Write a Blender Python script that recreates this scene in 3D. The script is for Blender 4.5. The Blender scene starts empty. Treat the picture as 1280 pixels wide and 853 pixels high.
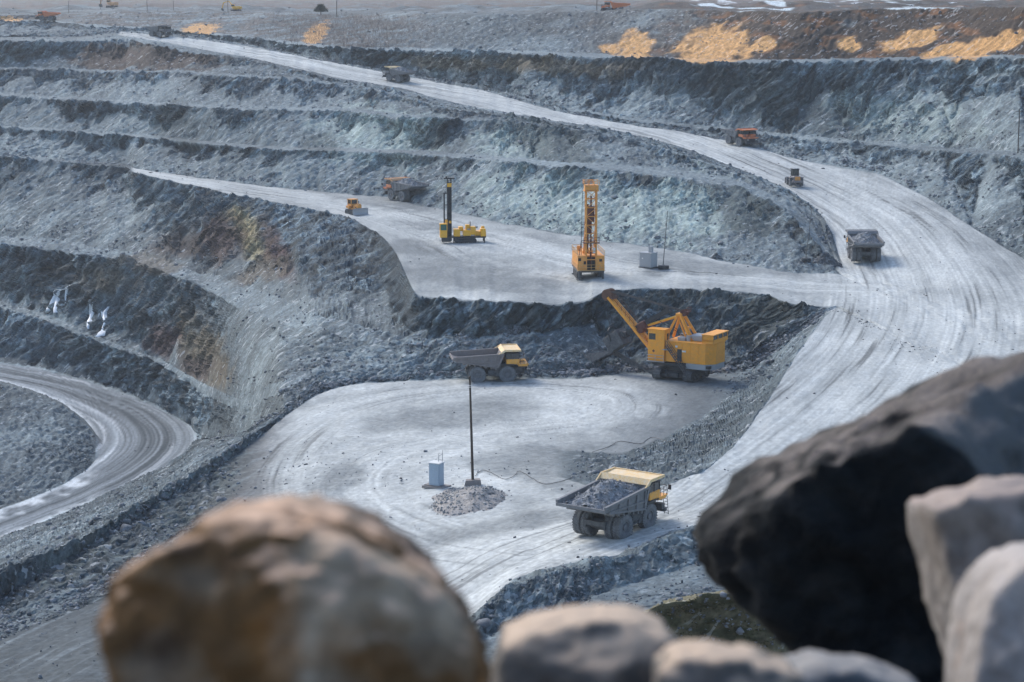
DEBUG = False
import bpy, bmesh, math, random
import numpy as np
from concurrent.futures import ThreadPoolExecutor
from mathutils import Vector, Matrix

random.seed(7)
RNG = np.random.default_rng(11)
SC = bpy.context.scene
COL = SC.collection

# ------------------------------------------------------------------ camera, sky, sun, exposure
FPX = 2667.0                                   # focal length in pixels of the 1280 px wide frame (75 mm)
PITCH = math.atan(441.5 / FPX)
cam_d = bpy.data.cameras.new("camera")
cam_d.sensor_width = 36.0
cam_d.lens = FPX / 1280.0 * 36.0
cam_d.clip_start = 0.2
cam_d.clip_end = 30000.0
cam_d.dof.use_dof = True
cam_d.dof.focus_distance = 330.0
cam_d.dof.aperture_fstop = 4.0
cam = bpy.data.objects.new("camera", cam_d)
COL.objects.link(cam)
cam.rotation_euler = (math.pi / 2 - PITCH, 0, 0)
SC.camera = cam

SUN_EL, SUN_AZ = math.radians(38), math.radians(-38)      # azimuth from +Y towards +X: behind the pit, to the left
world = bpy.data.worlds.new("World")
SC.world = world
world.use_nodes = True
wn = world.node_tree
bg = wn.nodes["Background"]
sky = wn.nodes.new("ShaderNodeTexSky")
sky.sky_type = 'NISHITA'
sky.sun_disc = False
sky.sun_elevation = SUN_EL
sky.sun_rotation = SUN_AZ
sky.air_density = 1.0
sky.dust_density = 1.5
sky.ozone_density = 1.0
wn.links.new(sky.outputs[0], bg.inputs[0])
bg.inputs[1].default_value = 0.15

sun_d = bpy.data.lights.new("sun", 'SUN')
sun_d.energy = 1.4
sun_d.angle = math.radians(21)
sun_d.color = (1.0, 0.945, 0.875)
sun = bpy.data.objects.new("sun", sun_d)
COL.objects.link(sun)
sdir = Vector((math.sin(SUN_AZ) * math.cos(SUN_EL), math.cos(SUN_AZ) * math.cos(SUN_EL), math.sin(SUN_EL)))
sun.rotation_euler = sdir.to_track_quat('Z', 'Y').to_euler()

SC.view_settings.view_transform = 'Standard'
SC.view_settings.look = 'None'
SC.view_settings.gamma = 1.0
SC.view_settings.exposure = 0.68
SC.view_settings.use_curve_mapping = False
SC.cycles.use_denoising = True
SC.cycles.max_bounces = 5
SC.cycles.diffuse_bounces = 2
SC.cycles.glossy_bounces = 2
SC.cycles.volume_bounces = 0
SC.cycles.caustics_reflective = False
SC.cycles.caustics_refractive = False

# ------------------------------------------------------------------ measuring: photo point at a known height -> world point
CP, SP = math.cos(PITCH), math.sin(PITCH)
def ray(x, y):
    u = (np.asarray(x, float) - 640.0) / FPX
    v = -(np.asarray(y, float) - 426.5) / FPX
    return u, CP + v * SP, v * CP - SP
def at(x, y, z):
    dx, dy, dz = ray(x, y)
    s = z / dz
    return Vector((float(dx * s), float(dy * s), float(z)))
def atd(x, y, d):
    dx, dy, dz = ray(x, y)
    s = d / dy
    return Vector((float(dx * s), float(d), float(dz * s)))
def zroad(y):
    dx, dy, dz = ray(0, y)
    t = -dz / dy
    d = 91.8 / (t + 0.09)
    return np.where(d > 420, -t * d, -54.0)

# ------------------------------------------------------------------ noise (numpy)
_perm = RNG.permutation(4096).astype(np.int32)
_grad = RNG.normal(size=(4096, 3)).astype(np.float32)
_grad /= np.linalg.norm(_grad, axis=1, keepdims=True)
_rnd = RNG.random((4096, 4)).astype(np.float32)
def _hash(i, j, k):
    return _perm[(_perm[(_perm[i & 4095] + j) & 4095] + k) & 4095]
_pool = ThreadPoolExecutor(4)
def _chunked(fn, x, y, z, nout):
    x, y, z = np.broadcast_arrays(np.asarray(x, np.float32), np.asarray(y, np.float32), np.asarray(z, np.float32))
    if x.size < 60000: return fn(x, y, z)
    shp = x.shape; x, y, z = x.ravel(), y.ravel(), z.ravel()
    outs = [np.empty(x.size, np.float32) for _ in range(nout)]
    def job(i):
        r = fn(x[i:i + 32768], y[i:i + 32768], z[i:i + 32768])
        for o, v in zip(outs, r if nout > 1 else (r,)): o[i:i + 32768] = v
    list(_pool.map(job, range(0, x.size, 32768)))
    outs = [o.reshape(shp) for o in outs]
    return outs if nout > 1 else outs[0]
def perlin(x, y, z): return _chunked(_perlin, x, y, z, 1)
def cells(x, y, z): return _chunked(_cells, x, y, z, 2)
def _perlin(x, y, z):
    x = np.asarray(x, np.float32); y = np.asarray(y, np.float32); z = np.asarray(z, np.float32)
    xi = np.floor(x).astype(np.int32); yi = np.floor(y).astype(np.int32); zi = np.floor(z).astype(np.int32)
    xf = x - xi; yf = y - yi; zf = z - zi
    u = xf * xf * xf * (xf * (xf * 6 - 15) + 10)
    v = yf * yf * yf * (yf * (yf * 6 - 15) + 10)
    w = zf * zf * zf * (zf * (zf * 6 - 15) + 10)
    out = np.zeros_like(x)
    for a in (0, 1):
        for b in (0, 1):
            for c in (0, 1):
                g = _grad[_hash(xi + a, yi + b, zi + c)]
                d = g[..., 0] * (xf - a) + g[..., 1] * (yf - b) + g[..., 2] * (zf - c)
                out += d * (u if a else 1 - u) * (v if b else 1 - v) * (w if c else 1 - w)
    return out * 1.5
def fbm(x, y, z, octv=4, gain=0.5, lac=2.03):
    o = 0; a = 1.0
    for i in range(octv):
        o = o + a * perlin(x * lac ** i + 17.3 * i, y * lac ** i - 5.1 * i, z * lac ** i + 3.7 * i)
        a *= gain
    return o
def _cells(x, y, z):
    """nearest jittered lattice point: (random value of the cell, distance to it)"""
    x = np.asarray(x, np.float32); y = np.asarray(y, np.float32); z = np.asarray(z, np.float32)
    xi = np.floor(x).astype(np.int32); yi = np.floor(y).astype(np.int32); zi = np.floor(z).astype(np.int32)
    best = np.full(x.shape, 9.0, np.float32); val = np.zeros_like(x)
    for a in (-1, 0, 1):
        for b in (-1, 0, 1):
            for c in (-1, 0, 1):
                h = _hash(xi + a, yi + b, zi + c)
                r = _rnd[h]
                d = (xi + a + r[..., 0] - x) ** 2 + (yi + b + r[..., 1] - y) ** 2 + (zi + c + r[..., 2] - z) ** 2
                m = d < best
                best = np.where(m, d, best); val = np.where(m, r[..., 3], val)
    return val, np.sqrt(best)
def sstep(a, b, x):
    t = np.clip((x - a) / (b - a), 0, 1)
    return t * t * (3 - 2 * t)

# ------------------------------------------------------------------ object helpers
def tag(o, label=None, cat=None, group=None, kind=None):
    if label: o["label"] = label
    if cat: o["category"] = cat
    if group: o["group"] = group
    if kind: o["kind"] = kind
    return o
def grid_mesh(name, verts, quads, attrs=None, smooth=True):
    me = bpy.data.meshes.new(name)
    nv, nf = len(verts), len(quads)
    k = quads.shape[1]
    me.vertices.add(nv); me.vertices.foreach_set("co", np.ascontiguousarray(verts, np.float32).ravel())
    me.loops.add(nf * k); me.loops.foreach_set("vertex_index", np.ascontiguousarray(quads, np.int32).ravel())
    me.polygons.add(nf)
    me.polygons.foreach_set("loop_start", np.arange(0, nf * k, k, dtype=np.int32))
    if smooth: me.polygons.foreach_set("use_smooth", np.ones(nf, bool))
    for an, av in (attrs or {}).items():
        if av.ndim == 2:
            a = me.attributes.new(an, 'FLOAT_COLOR', 'POINT')
            c = np.ones((nv, 4), np.float32); c[:, :3] = av
            a.data.foreach_set("color", c.ravel())
        else:
            a = me.attributes.new(an, 'FLOAT', 'POINT')
            a.data.foreach_set("value", np.ascontiguousarray(av, np.float32))
    me.update(calc_edges=True)
    return me
class NT:
    """small helper to write node trees"""
    def __init__(self, name):
        self.m = bpy.data.materials.new(name); self.m.use_nodes = True
        self.t = self.m.node_tree
        self.b = self.t.nodes["Principled BSDF"]
    def n(self, typ, **kw):
        nd = self.t.nodes.new(typ)
        for k, v in kw.items():
            if k.startswith("i_"):
                key = k[2:]
                key = int(key) if key.isdigit() else key.replace("_", " ")
                if hasattr(v, "is_output") and v.is_output: self.t.links.new(v, nd.inputs[key])
                else: nd.inputs[key].default_value = v
            else: setattr(nd, k, v)
        return nd
    def link(self, a, b): self.t.links.new(a, b)
    def math(self, op, a, b=0.5, clamp=False):
        return self.n("ShaderNodeMath", operation=op, use_clamp=clamp, i_0=a, i_1=b).outputs[0]
    def noise(self, vec, scale, detail=4, rough=0.6):
        return self.n("ShaderNodeTexNoise", i_Vector=vec, i_Scale=scale, i_Detail=detail, i_Roughness=rough).outputs[0]
    def ramp(self, fac, lo, hi, a=0.0, b=1.0):
        return self.n("ShaderNodeMapRange", i_0=fac, i_1=lo, i_2=hi, i_3=a, i_4=b).outputs[0]
    def mix(self, fac, a, b, mode='MIX'):
        nd = self.n("ShaderNodeMix", data_type='RGBA', blend_type=mode)
        for k, v in ((0, fac), (6, a), (7, b)):
            if hasattr(v, "is_output"): self.link(v, nd.inputs[k])
            else: nd.inputs[k].default_value = v if k == 0 else (*v, 1.0)[:4]
        return nd.outputs[2]
    def set(self, key, v):
        if hasattr(v, "is_output"): self.link(v, self.b.inputs[key])
        else: self.b.inputs[key].default_value = v
    def pos(self): return self.n("ShaderNodeNewGeometry").outputs["Position"]
    def objco(self): return self.n("ShaderNodeTexCoord").outputs["Object"]

# ------------------------------------------------------------------ the quarry terrain
# break lines of the pit, near to far: (x, y) where the photo shows them and the height z (None: on the haul ramp)
R = None
LN = [
 ("G0", [(-200,1000,-58),(300,1000,-57),(700,1000,-56),(1480,1000,-56)]),
 ("N1", [(-200,960,-58.5),(700,960,-57),(750,900,-51),(790,778,-43),(830,757,-41),(870,747,-40),(910,743,-40),(950,748,-41),(1000,810,-46),(1060,950,-56),(1480,960,-56)]),
 ("N2", [(-200,950,-58.5),(700,950,-57),(750,895,-56),(790,775,-55),(830,754.5,-55),(870,744.5,-55),(910,740.5,-55),(950,745,-55),(1000,805,-55),(1060,940,-56),(1480,950,-56)]),
 ("B1", [(-200,935,-58),(500,880,-57),(600,800,-56),(690,770,-55.5),(760,738,-55),(830,716,-55),(880,702,-55),(950,690,-55),(1100,670,-54.5),(1280,740,-54),(1480,800,-54)]),
 ("B2", [(-200,930,-58),(500,870,-56.8),(590,775,-55),(640,730,-53.4),(700,710,-53.2),(770,697,-53.2),(830,672,-53.1),(880,658,-53),(950,647,-53.2),(1100,660,-54),(1280,730,-54),(1480,790,-54)]),
 ("B3", [(-200,925,-58.5),(500,862,-57),(590,770,-55.8),(640,726,-55),(700,707,-54.6),(770,694,-54.4),(830,669,-54.3),(880,655,-54.2),(950,644,-54.1),(1100,655,-54),(1280,720,-54),(1480,780,-54)]),
 ("Q",  [(-200,920,-60),(0,800,-60.5),(150,740,-60.7),(300,645,-61),(400,605,-60),(560,612,-58.5),(640,625,-57.5),(700,642,-56.2),(770,652,-55),(830,642,-54.6),(880,632,-54.3),(960,620,-54),(1100,600,-54),(1280,650,-54),(1480,720,-54)]),
 ("S1", [(-200,900,-60.5),(0,785,-60.8),(150,720,-61),(300,610,-61.3),(400,560,-61),(560,575,-59.5),(640,585,-58.9),(720,602,-57.3),(780,615,-55.5),(830,607,-54.4),(880,590,-53.6),(920,555,-53.5),(960,500,-53.4),(1000,436,-53.5),(1030,395,-53.9),(1045,386,-54),(1100,430,-54),(1280,540,-54),(1480,620,-54)]),
 ("S2", [(-200,885,-61),(0,768,-61),(150,700,-61.2),(300,590,-61.7),(400,530,-62),(560,540,-61),(640,550,-60.5),(720,565,-60),(780,568,-60),(830,548,-61),(880,520,-62),(930,485,-62.8),(960,460,-62),(990,422,-58),(1030,393,-54.2),(1045,385,-54),(1100,425,-54),(1280,530,-54),(1480,610,-54)]),
 ("P1", [(-200,850,-61.5),(0,748,-61.5),(100,690,-61.5),(200,628,-61.5),(250,598,-61.5),(300,566,-62),(350,525,-62.5),(400,490,-63),(450,478,-63),(560,473,-63),(730,472,-63),(770,466,-63),(850,467,-63),(900,467,-63),(930,464,-62.6),(960,449,-61.5),(990,417,-57.5),(1030,391.5,-54.2),(1045,384.5,-54),(1100,420,-54),(1280,520,-54),(1480,600,-54)]),
 ("P2", [(-200,815,-58.8),(0,715,-58.8),(100,672,-60),(200,615,-60.2),(250,585,-60.2),(300,552,-60.7),(350,521,-62.3),(400,487,-62.8),(450,473,-62.6),(560,468,-62.7),(730,467,-62.7),(770,464,-62.9),(850,465,-62.9),(900,465,-62.8),(930,462,-62.4),(960,447,-61),(990,414,-57.2),(1030,391,-54.2),(1045,384.2,-54),(1100,418,-54),(1280,515,-54),(1480,595,-54)]),
 ("R1", [(-200,755,-98),(0,673,-98),(60,650,-98),(100,632,-98),(170,602,-98),(200,589,-98),(235,568,-98),(250,552,-97),(300,546,-80),(350,515,-63),(400,482,-62.5),(560,467,-62.6),(730,466,-62.6),(770,463.5,-62.8),(850,464.5,-62.8),(900,464.5,-62.7),(960,446,-61),(990,413.5,-57.1),(1030,390.8,-54.2),(1045,384,-54),(1280,512,-54),(1480,592,-54)]),
 ("R2", [(-200,715,-98),(0,636,-98),(40,622,-98),(80,605,-98),(110,586,-98),(127,565,-98),(160,562,-98),(200,560,-98),(240,554,-98),(250,551.4,-97),(300,545,-80),(350,514,-63),(400,481,-62.5),(560,466.5,-62.6),(730,465.5,-62.6),(770,463,-62.8),(900,464,-62.6),(960,445.5,-61),(1030,390.6,-54.2),(1045,383.9,-54),(1280,510,-54),(1480,590,-54)]),
 ("M",  [(-200,446,-88),(0,480,-90),(40,491,-90.5),(80,508,-92),(110,531,-95),(127,558,-98),(160,558,-98),(200,557,-98),(240,553,-98),(250,550.8,-97),(300,544.5,-80),(350,513,-63),(400,480.5,-62.5),(560,466.2,-62.6),(730,465,-62.6),(770,462.5,-62.7),(900,463.5,-62.5),(960,445,-61),(1030,390.4,-54.2),(1045,383.8,-54),(1280,508,-54),(1480,588,-54)]),
 ("R3", [(-200,443,-98),(0,476.5,-98),(40,488,-98),(80,505,-98),(110,528,-98),(127,553,-98),(160,553,-98),(200,550,-98),(240,551,-98),(250,550,-97),(300,544,-80),(350,512,-63),(400,480,-62.5),(560,466,-62.6),(730,464.5,-62.6),(770,462,-62.7),(900,463,-62.5),(960,444.5,-61),(1030,390.2,-54.2),(1045,383.7,-54),(1280,506,-54),(1480,586,-54)]),
 ("R4", [(-200,418,-98),(0,453,-98),(50,460,-98),(100,472,-98),(150,486,-98),(200,508,-98),(235,530,-98),(250,546,-97),(300,542,-80),(350,510,-63),(400,478,-62.4),(560,465,-62.5),(730,464,-62.5),(770,461.5,-62.7),(900,462.5,-62.5),(960,444,-61),(1030,390,-54.2),(1045,383.6,-54),(1280,504,-54),(1480,584,-54)]),
 ("T1", [(-200,350,-86.5),(0,386,-87.5),(50,399,-87.8),(100,418,-88),(150,437,-88.2),(200,455,-88.5),(250,492,-88.8),(300,515,-78),(350,490,-63.2),(400,465,-62),(450,458,-61.6),(560,455,-61.4),(730,453,-61.3),(770,460,-62.6),(850,461,-62.6),(900,461,-62.4),(960,438,-60.3),(990,411,-56.8),(1030,389.6,-54.2),(1045,383.4,-54),(1280,500,-54),(1480,580,-54)]),
 ("T2", [(-200,340,-86.3),(0,376,-87.3),(50,391,-87.5),(100,411,-87.8),(150,431,-88),(200,448,-88),(250,477,-86.5),(300,500,-76.5),(350,475,-63.2),(400,456,-61.6),(450,452,-61.2),(560,452,-61.1),(730,449,-61),(770,459,-62.5),(850,460,-62.5),(900,459,-62.2),(960,435,-60),(990,410,-56.7),(1030,389.3,-54.2),(1045,383.2,-54),(1280,498,-54),(1480,578,-54)]),
 ("F1", [(-200,288,-76),(0,308,-73.5),(60,312,-72),(100,316,-70.5),(170,327,-70),(220,345,-69.4),(250,358,-69),(275,370,-68),(300,385,-67),(350,405,-63.7),(400,415,-60.5),(450,425,-60),(500,430,-59.5),(560,432,-59),(640,425,-58.5),(700,420,-58.3),(740,412,-58),(770,456,-62.2),(850,457,-62.2),(900,456,-62),(930,448,-61),(960,425,-58.5),(990,404,-56),(1030,388.5,-54.1),(1045,382.5,-54),(1280,490,-54),(1480,570,-54)]),
 ("F2", [(-200,276,-75.5),(0,295,-72.5),(100,302,-69.7),(160,314,-69.3),(200,325,-69),(250,339,-68.3),(300,352,-66.2),(350,372,-63),(385,388,-60.5),(430,402,-59.3),(480,414,-58.8),(520,424,-58.8),(560,428,-58.7),(640,420,-58.2),(700,413,-57.8),(740,404,-57.4),(770,453,-61.9),(850,454,-61.9),(900,453,-61.7),(930,444,-60.6),(960,418,-58),(990,401,-55.8),(1030,388,-54.1),(1045,382.2,-54),(1280,486,-54),(1480,566,-54)]),
 ("F3", [(-200,180,-53),(0,197,-53),(160,209,-53),(165,215,-53),(230,230,-53),(300,245,-53),(370,258,-53),(420,268,-53),(445,276,-53),(475,293,-53),(495,315,-53),(508,345,-53),(520,372,-53),(580,376,-53),(640,378,-53),(700,382,-53),(735,377,-53),(752,366,-53),(790,361.5,-53),(830,361,-53),(900,363,-53.1),(960,369,-53.4),(985,380,-53.7),(1030,384,-54),(1045,381.5,-54),(1100,400,-54),(1280,480,-54),(1480,560,-54)]),
 ("U1", [(-200,174,-52.6),(0,193,-52.8),(160,206,-53),(165,211,-53),(230,219,-53),(300,229,-53),(360,237,-53),(425,241,-53),(480,246,-53),(540,258,-53),(620,276,-53),(700,291,-53),(760,301,-53),(850,313,-53),(900,325,-53.4),(950,334,-53.7),(1000,342,-54),(1035,341,-54),(1050,343,-54),(1100,370,-54),(1280,450,-54),(1480,540,-54)]),
 ("U2", [(-200,147,-46),(0,160,-46),(100,166,-45.6),(200,173,-45.2),(270,181,-44.8),(370,188,-44.2),(425,188,-43.6),(550,194,-42.6),(620,201,-42),(700,209,-41.8),(745,212,-41.5),(820,219,-42),(870,226,-42.6),(930,234,-43.6),(985,266,-46.6),(1010,292,-49.3),(1035,325,-53),(1050,342,-54),(1100,365,-54),(1280,440,-54),(1480,530,-54)]),
 ("U3", [(-200,144,-45.8),(0,157,-45.8),(100,163,-45.4),(200,170,-45),(270,177.5,-44.6),(370,184,-44),(425,184,-43.4),(550,189,-42.4),(620,196,-41.8),(700,202,-41.5),(745,204,-41.3),(820,208,-41.8),(870,214,-42.4),(930,226,-43.6),(985,254,-46.2),(1010,280,-49),(1035,315,-52.4),(1050,341,-54),(1100,362,-54),(1280,436,-54),(1480,526,-54)]),
 ("U4", [(-200,107,-36.6),(0,120,-36.8),(70,123,-36.8),(150,128,-36.4),(270,136,-35.8),(350,138,-35.2),(425,138,-34.8),(493,146,-35),(560,150,-34.8),(643,152,-34.9),(700,160,-36),(745,166,-36.6),(800,178,-38),(855,194,-39.8),(900,210,-41.6),(940,225,-43.4),(985,244,-46),(1020,272,-48.8),(1040,312,-52.2),(1050,340,-54),(1100,358,-54),(1280,430,-54),(1480,520,-54)]),
 ("U5", [(-200,104,-36.5),(0,117,-36.7),(70,120,-36.7),(150,125,-36.3),(270,132,-35.7),(350,134,-35.1),(425,134,-34.7),(493,142,-34.9),(560,147,-34.7),(643,151,-34.8),(700,159.4,-36),(745,165.4,-36.6),(800,177,-38),(855,193,-39.8),(900,209,-41.6),(940,224.4,-43.4),(985,243.4,-46),(1020,271,-48.8),(1040,310,-52),(1050,339,-54),(1100,355,-54),(1280,424,-54),(1480,514,-54)]),
 ("U6", [(-200,76,-28.8),(0,86,-28.8),(100,88,-28.8),(160,91,-28.7),(220,91,-28),(290,96,-27.8),(370,100,-28.2),(425,105,-29.4),(500,119,-31.4),(560,136,-33.6),(643,150,-34.8),(700,158.8,-36),(745,164.8,-36.6),(800,176,-38),(855,192,-39.8),(900,208,-41.6),(940,223.8,-43.4),(985,242.8,-46),(1020,270,-48.8),(1040,308,-52),(1050,338,-54),(1100,352,-54),(1280,418,-54),(1480,508,-54)]),
 ("U7", [(-200,74,-28.7),(0,84,-28.7),(100,86,-28.7),(160,88.5,-28.6),(220,88,-27.9),(290,92.5,-27.7),(370,97,-28.1),(425,104,-29.3),(500,118,-31.3),(560,135,-33.5),(643,149,-34.7),(700,158.2,-36),(745,164.2,-36.6),(800,175.4,-38),(855,191.4,-39.8),(900,207.4,-41.6),(940,223.2,-43.4),(985,242,-46),(1020,269,-48.8),(1040,306,-51.8),(1050,337,-54),(1100,350,-54),(1280,412,-54),(1480,502,-54)]),
 ("U8", [(-200,44,-19),(0,52,-19.5),(100,52,-19.5),(160,50,-19.2),(190,56,-20),(225,64,-22),(300,74,-24),(370,89,-26.6),(425,102,-29),(500,115,-31),(560,132,-33.2),(643,147,-34.7),(700,156,-35.8),(745,162,-36.4),(800,173,-37.8),(855,189,-39.6),(900,205,-41.4),(940,221,-43.2),(985,239,-45.6),(1020,265,-48.4),(1040,302,-51.6),(1050,336,-53.9),(1100,348,-54),(1280,405,-54),(1480,495,-54)]),
 ("V1", [(-200,42,-19),(0,49.5,-19.5),(100,49.5,-19.5),(153,44,R),(210,54,R),(300,70,R),(370,85,R),(425,98,R),(500,110,R),(560,127,R),(643,143,R),(700,152,R),(745,158,R),(800,170,R),(855,185,R),(900,202,R),(940,218,R),(985,236,R),(1022,262,R),(1043,298,R),(1052,334,-54),(1100,340,-54),(1280,390,-54),(1480,480,-54)]),
 ("V2", [(-200,39,-19),(0,46.5,-19.5),(100,46,-19.3),(153,40,R),(210,45,R),(300,56,R),(425,80,R),(520,98,R),(600,112,R),(700,140,R),(800,158,R),(855,165,R),(930,181,R),(1000,200,R),(1100,216,R),(1160,246,R),(1220,286,R),(1280,323,-54),(1340,365,-54),(1480,465,-54)]),
 ("W1", [(-200,38.5,-18.9),(0,46,-19.4),(100,45.4,-19.2),(153,39.4,-17.5),(210,44,-20),(300,55,-22),(425,79,-25.5),(520,97,-29.6),(600,110,-31.5),(700,136,-35.2),(800,153,-37.4),(855,159,-38.2),(930,166,-38.9),(1000,173,-39.2),(1050,178.5,-39.6),(1150,187,-39.2),(1220,192,-38.4),(1280,197,-37.2),(1480,212,-33)]),
 ("W2", [(-200,38,-18.8),(0,45.5,-19.3),(100,44.8,-19.1),(153,38.8,-17.4),(210,43,-19.9),(300,54,-21.8),(425,77.5,-25.3),(520,95,-29.3),(600,108,-31.2),(700,133,-34.8),(800,148,-36.8),(855,154,-37.6),(930,161,-38.6),(1000,168,-39),(1050,173.5,-39.4),(1150,181,-39),(1220,186,-38.2),(1280,190,-37),(1480,204,-32.8)]),
 ("W3", [(-200,24,-14),(0,28,-15.5),(60,28,-15.5),(110,33,-16),(210,37.5,-17.4),(300,47,-19),(425,61,-20.4),(540,64,-20.5),(680,69,-20.6),(760,72,-20.9),(855,77,-21.2),(950,79,-20.8),(1050,77.5,-20.2),(1160,75,-19),(1280,72,-17.2),(1480,66,-14)]),
 ("W4", [(-200,21,-13.8),(0,25,-15.3),(60,25,-15.3),(110,31,-16),(210,35.5,-17.4),(300,44.5,-19),(425,58,-20.4),(540,60.5,-20.5),(680,65,-20.6),(760,68,-20.9),(855,73,-21.2),(950,75,-20.8),(1050,73,-20.2),(1160,71,-19),(1280,68,-17.2),(1480,62,-14)]),
 ("W5", [(-200,22,-13.2),(0,20,-13.4),(70,18,-13.2),(150,14,-11.6),(300,14.5,-11.4),(425,19,-12),(530,17,-9.9),(600,20,-10.2),(700,15.5,-8.6),(800,11.5,-7.2),(900,13.5,-7.4),(1000,15,-7.2),(1100,11,-6.2),(1200,9.5,-5.6),(1280,8.5,-5),(1480,4,-3.6)]),
 ("X1", [(-200,12,-14),(0,12,-14),(150,10,-13),(425,12,-12.5),(530,12,-11),(700,10,-9.5),(900,7.5,-8),(1100,5,-7),(1280,4,-6),(1480,2,-5)]),
 ("X2", [(-200,-8,-16),(640,-8,-16),(1480,-8,-16)]),
]
NAMES = [l[0] for l in LN]
NC = 1150
XS = np.linspace(-200, 1480, NC)
def gsm(a, s):
    k = np.arange(-int(3 * s), int(3 * s) + 1); g = np.exp(-k * k / (2 * s * s)); g /= g.sum()
    return np.convolve(np.pad(a, len(k) // 2, mode='edge'), g, 'valid')
LY, LZ = [], []
for nm, pts in LN:
    px = np.array([p[0] for p in pts], float); py = np.array([p[1] for p in pts], float)
    pz = np.array([float(zroad(p[1])) if p[2] is None else p[2] for p in pts], float)
    wob = perlin(XS / 34.0, np.full(NC, NAMES.index(nm) * 3.3), np.zeros(NC)) + 0.6 * perlin(XS / 11.0, np.full(NC, NAMES.index(nm) * 3.3), np.ones(NC))
    y0 = gsm(np.interp(XS, px, py), 3.0); z0 = gsm(np.interp(XS, px, pz), 3.0)
    if nm in ("B1", "B2", "P2", "T1", "F1", "F2", "F3", "U2", "U4", "U6", "U8", "W1", "W3", "W5"):      # ragged crests: up and down where they stand
        y1 = y0 + wob * (2.4 if nm in ("F1", "F2", "T1", "U2", "U4", "U6") else 1.7 if nm == "F3" else 1.3)
        dx, dy, dz = ray(XS, y0); d0 = z0 / dz * dy
        dx, dy, dz = ray(XS, y1); z0 = d0 / dy * dz; y0 = y1
    elif nm in ("P1", "S1", "S2", "U1", "V1", "V2", "R1", "R4", "B3"):
        y0 = y0 + wob * (1.6 if y0.min() > 150 else .8)
    LY.append(y0); LZ.append(z0)
for i in range(len(LY) - 2, -1, -1):
    LY[i] = np.maximum(LY[i], LY[i + 1] + 0.25)
LP = []
for y, z in zip(LY, LZ):
    dx, dy, dz = ray(XS, y)
    s = z / dz
    LP.append(np.stack([dx * s, dy * s, z], 1))
# keep every line beyond the one before it
for i in range(1, len(LP)):
    bad = LP[i][:, 1] < LP[i - 1][:, 1] + 0.25
    if bad.any():
        nd = np.maximum(LP[i][:, 1], LP[i - 1][:, 1] + 0.25)
        sc = nd / LP[i][:, 1]
        LP[i] = LP[i] * sc[:, None]
        if DEBUG: print("push", NAMES[i], int(bad.sum()), "cols, x", int(XS[bad].min()), int(XS[bad].max()), "max", round(float((sc.max() - 1) * LP[i][:, 1].mean()), 1))

# faces: where the spill slope ends and the standing rock begins (share of the height, how much it varies)
PROFILE = {"R4": (.18, .5), "T2": (.08, .35), "F2": (.12, .45), "U1": (.72, .6), "U3": (.55, .8), "U5": (.5, .8), "U7": (.5, .8), "V2": (.5, .7), "W2": (.36, .9)}
rows, RS, RT, CF = [], [], [], []             # positions, strip index, place in strip
for i in range(len(LP) - 1):
    A, B = LP[i], LP[i + 1]
    dy = LY[i] - LY[i + 1]
    dd = (B[:, 1] - A[:, 1]) * 0.10 * FPX / A[:, 1]
    h = np.sqrt(dy ** 2 + dd ** 2)
    N = int(np.clip(np.percentile(h, 88) / 1.15, 2, 200))
    if i == len(LP) - 2: N = 40
    nm = NAMES[i]
    prof = PROFILE.get(nm)
    if prof:
        pc, pv_ = prof
        if nm == "F2":      # loose rubble on the far left, standing rock from there to the shovel
            pc = .9 - .82 * sstep(110, 240, XS); pv_ = .2 + .15 * (1 - sstep(110, 240, XS))
        c0 = np.clip(pc + pv_ * (perlin(A[:, 0] / 17.0, A[:, 1] / 25.0 + i * 7.7, A[:, 2] * 0) + .45 * perlin(A[:, 0] / 6.0, A[:, 1] / 9.0, A[:, 2] * 0 + i)), .06, .94)
        ok = 1 - sstep(*(240, 310) if nm in ('R4', 'T2') else (1000, 1050) if i < len(LP) - 9 else (3000, 3100), XS)
    for r in range(N):
        t = r / N
        w = (t / B[:, 1]) / ((1 - t) / A[:, 1] + t / B[:, 1])
        w = (t + w * 2) / 3 if i < len(LP) - 2 else np.full(NC, t ** 3)
        if prof:
            kn = c0 ** .62; hh = np.where(t < c0, kn * t / c0, kn + (1 - kn) * (t - c0) / (1 - c0))
            h = w + (hh - w) * ok; v = w + (t - w) * ok
            P = A + (B - A) * h[:, None]; P[:, 2] = A[:, 2] + (B[:, 2] - A[:, 2]) * v
            jg = (.55 if nm in ('F2', 'T2', 'R4', 'W2') else .4) * fbm((P[:, 0] - P[:, 2]) / 4.5, P[:, 1] / 8.0, P[:, 2] / 6.0, 3)
            jg = jg * np.clip(.9 / np.linalg.norm(np.gradient(P, axis=0), axis=1), .1, 1)
            rows.append(P); CF.append(ok * sstep(-.16, .16, t - c0 + jg) + (1 - ok) * .35)
        else:
            rows.append(A + (B - A) * w[:, None]); CF.append(np.full(NC, .5))
        RS.append(i); RT.append(t)
CF.append(np.full(NC, .5))
rows.append(LP[-1]); RS.append(len(LP) - 2); RT.append(1.0)
T = np.stack(rows).astype(np.float32)
RS = np.array(RS); RT = np.array(RT)
NR = len(RS)
if DEBUG: print("terrain", NR, "x", NC, NR * NC / 1e6, "M")

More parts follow.
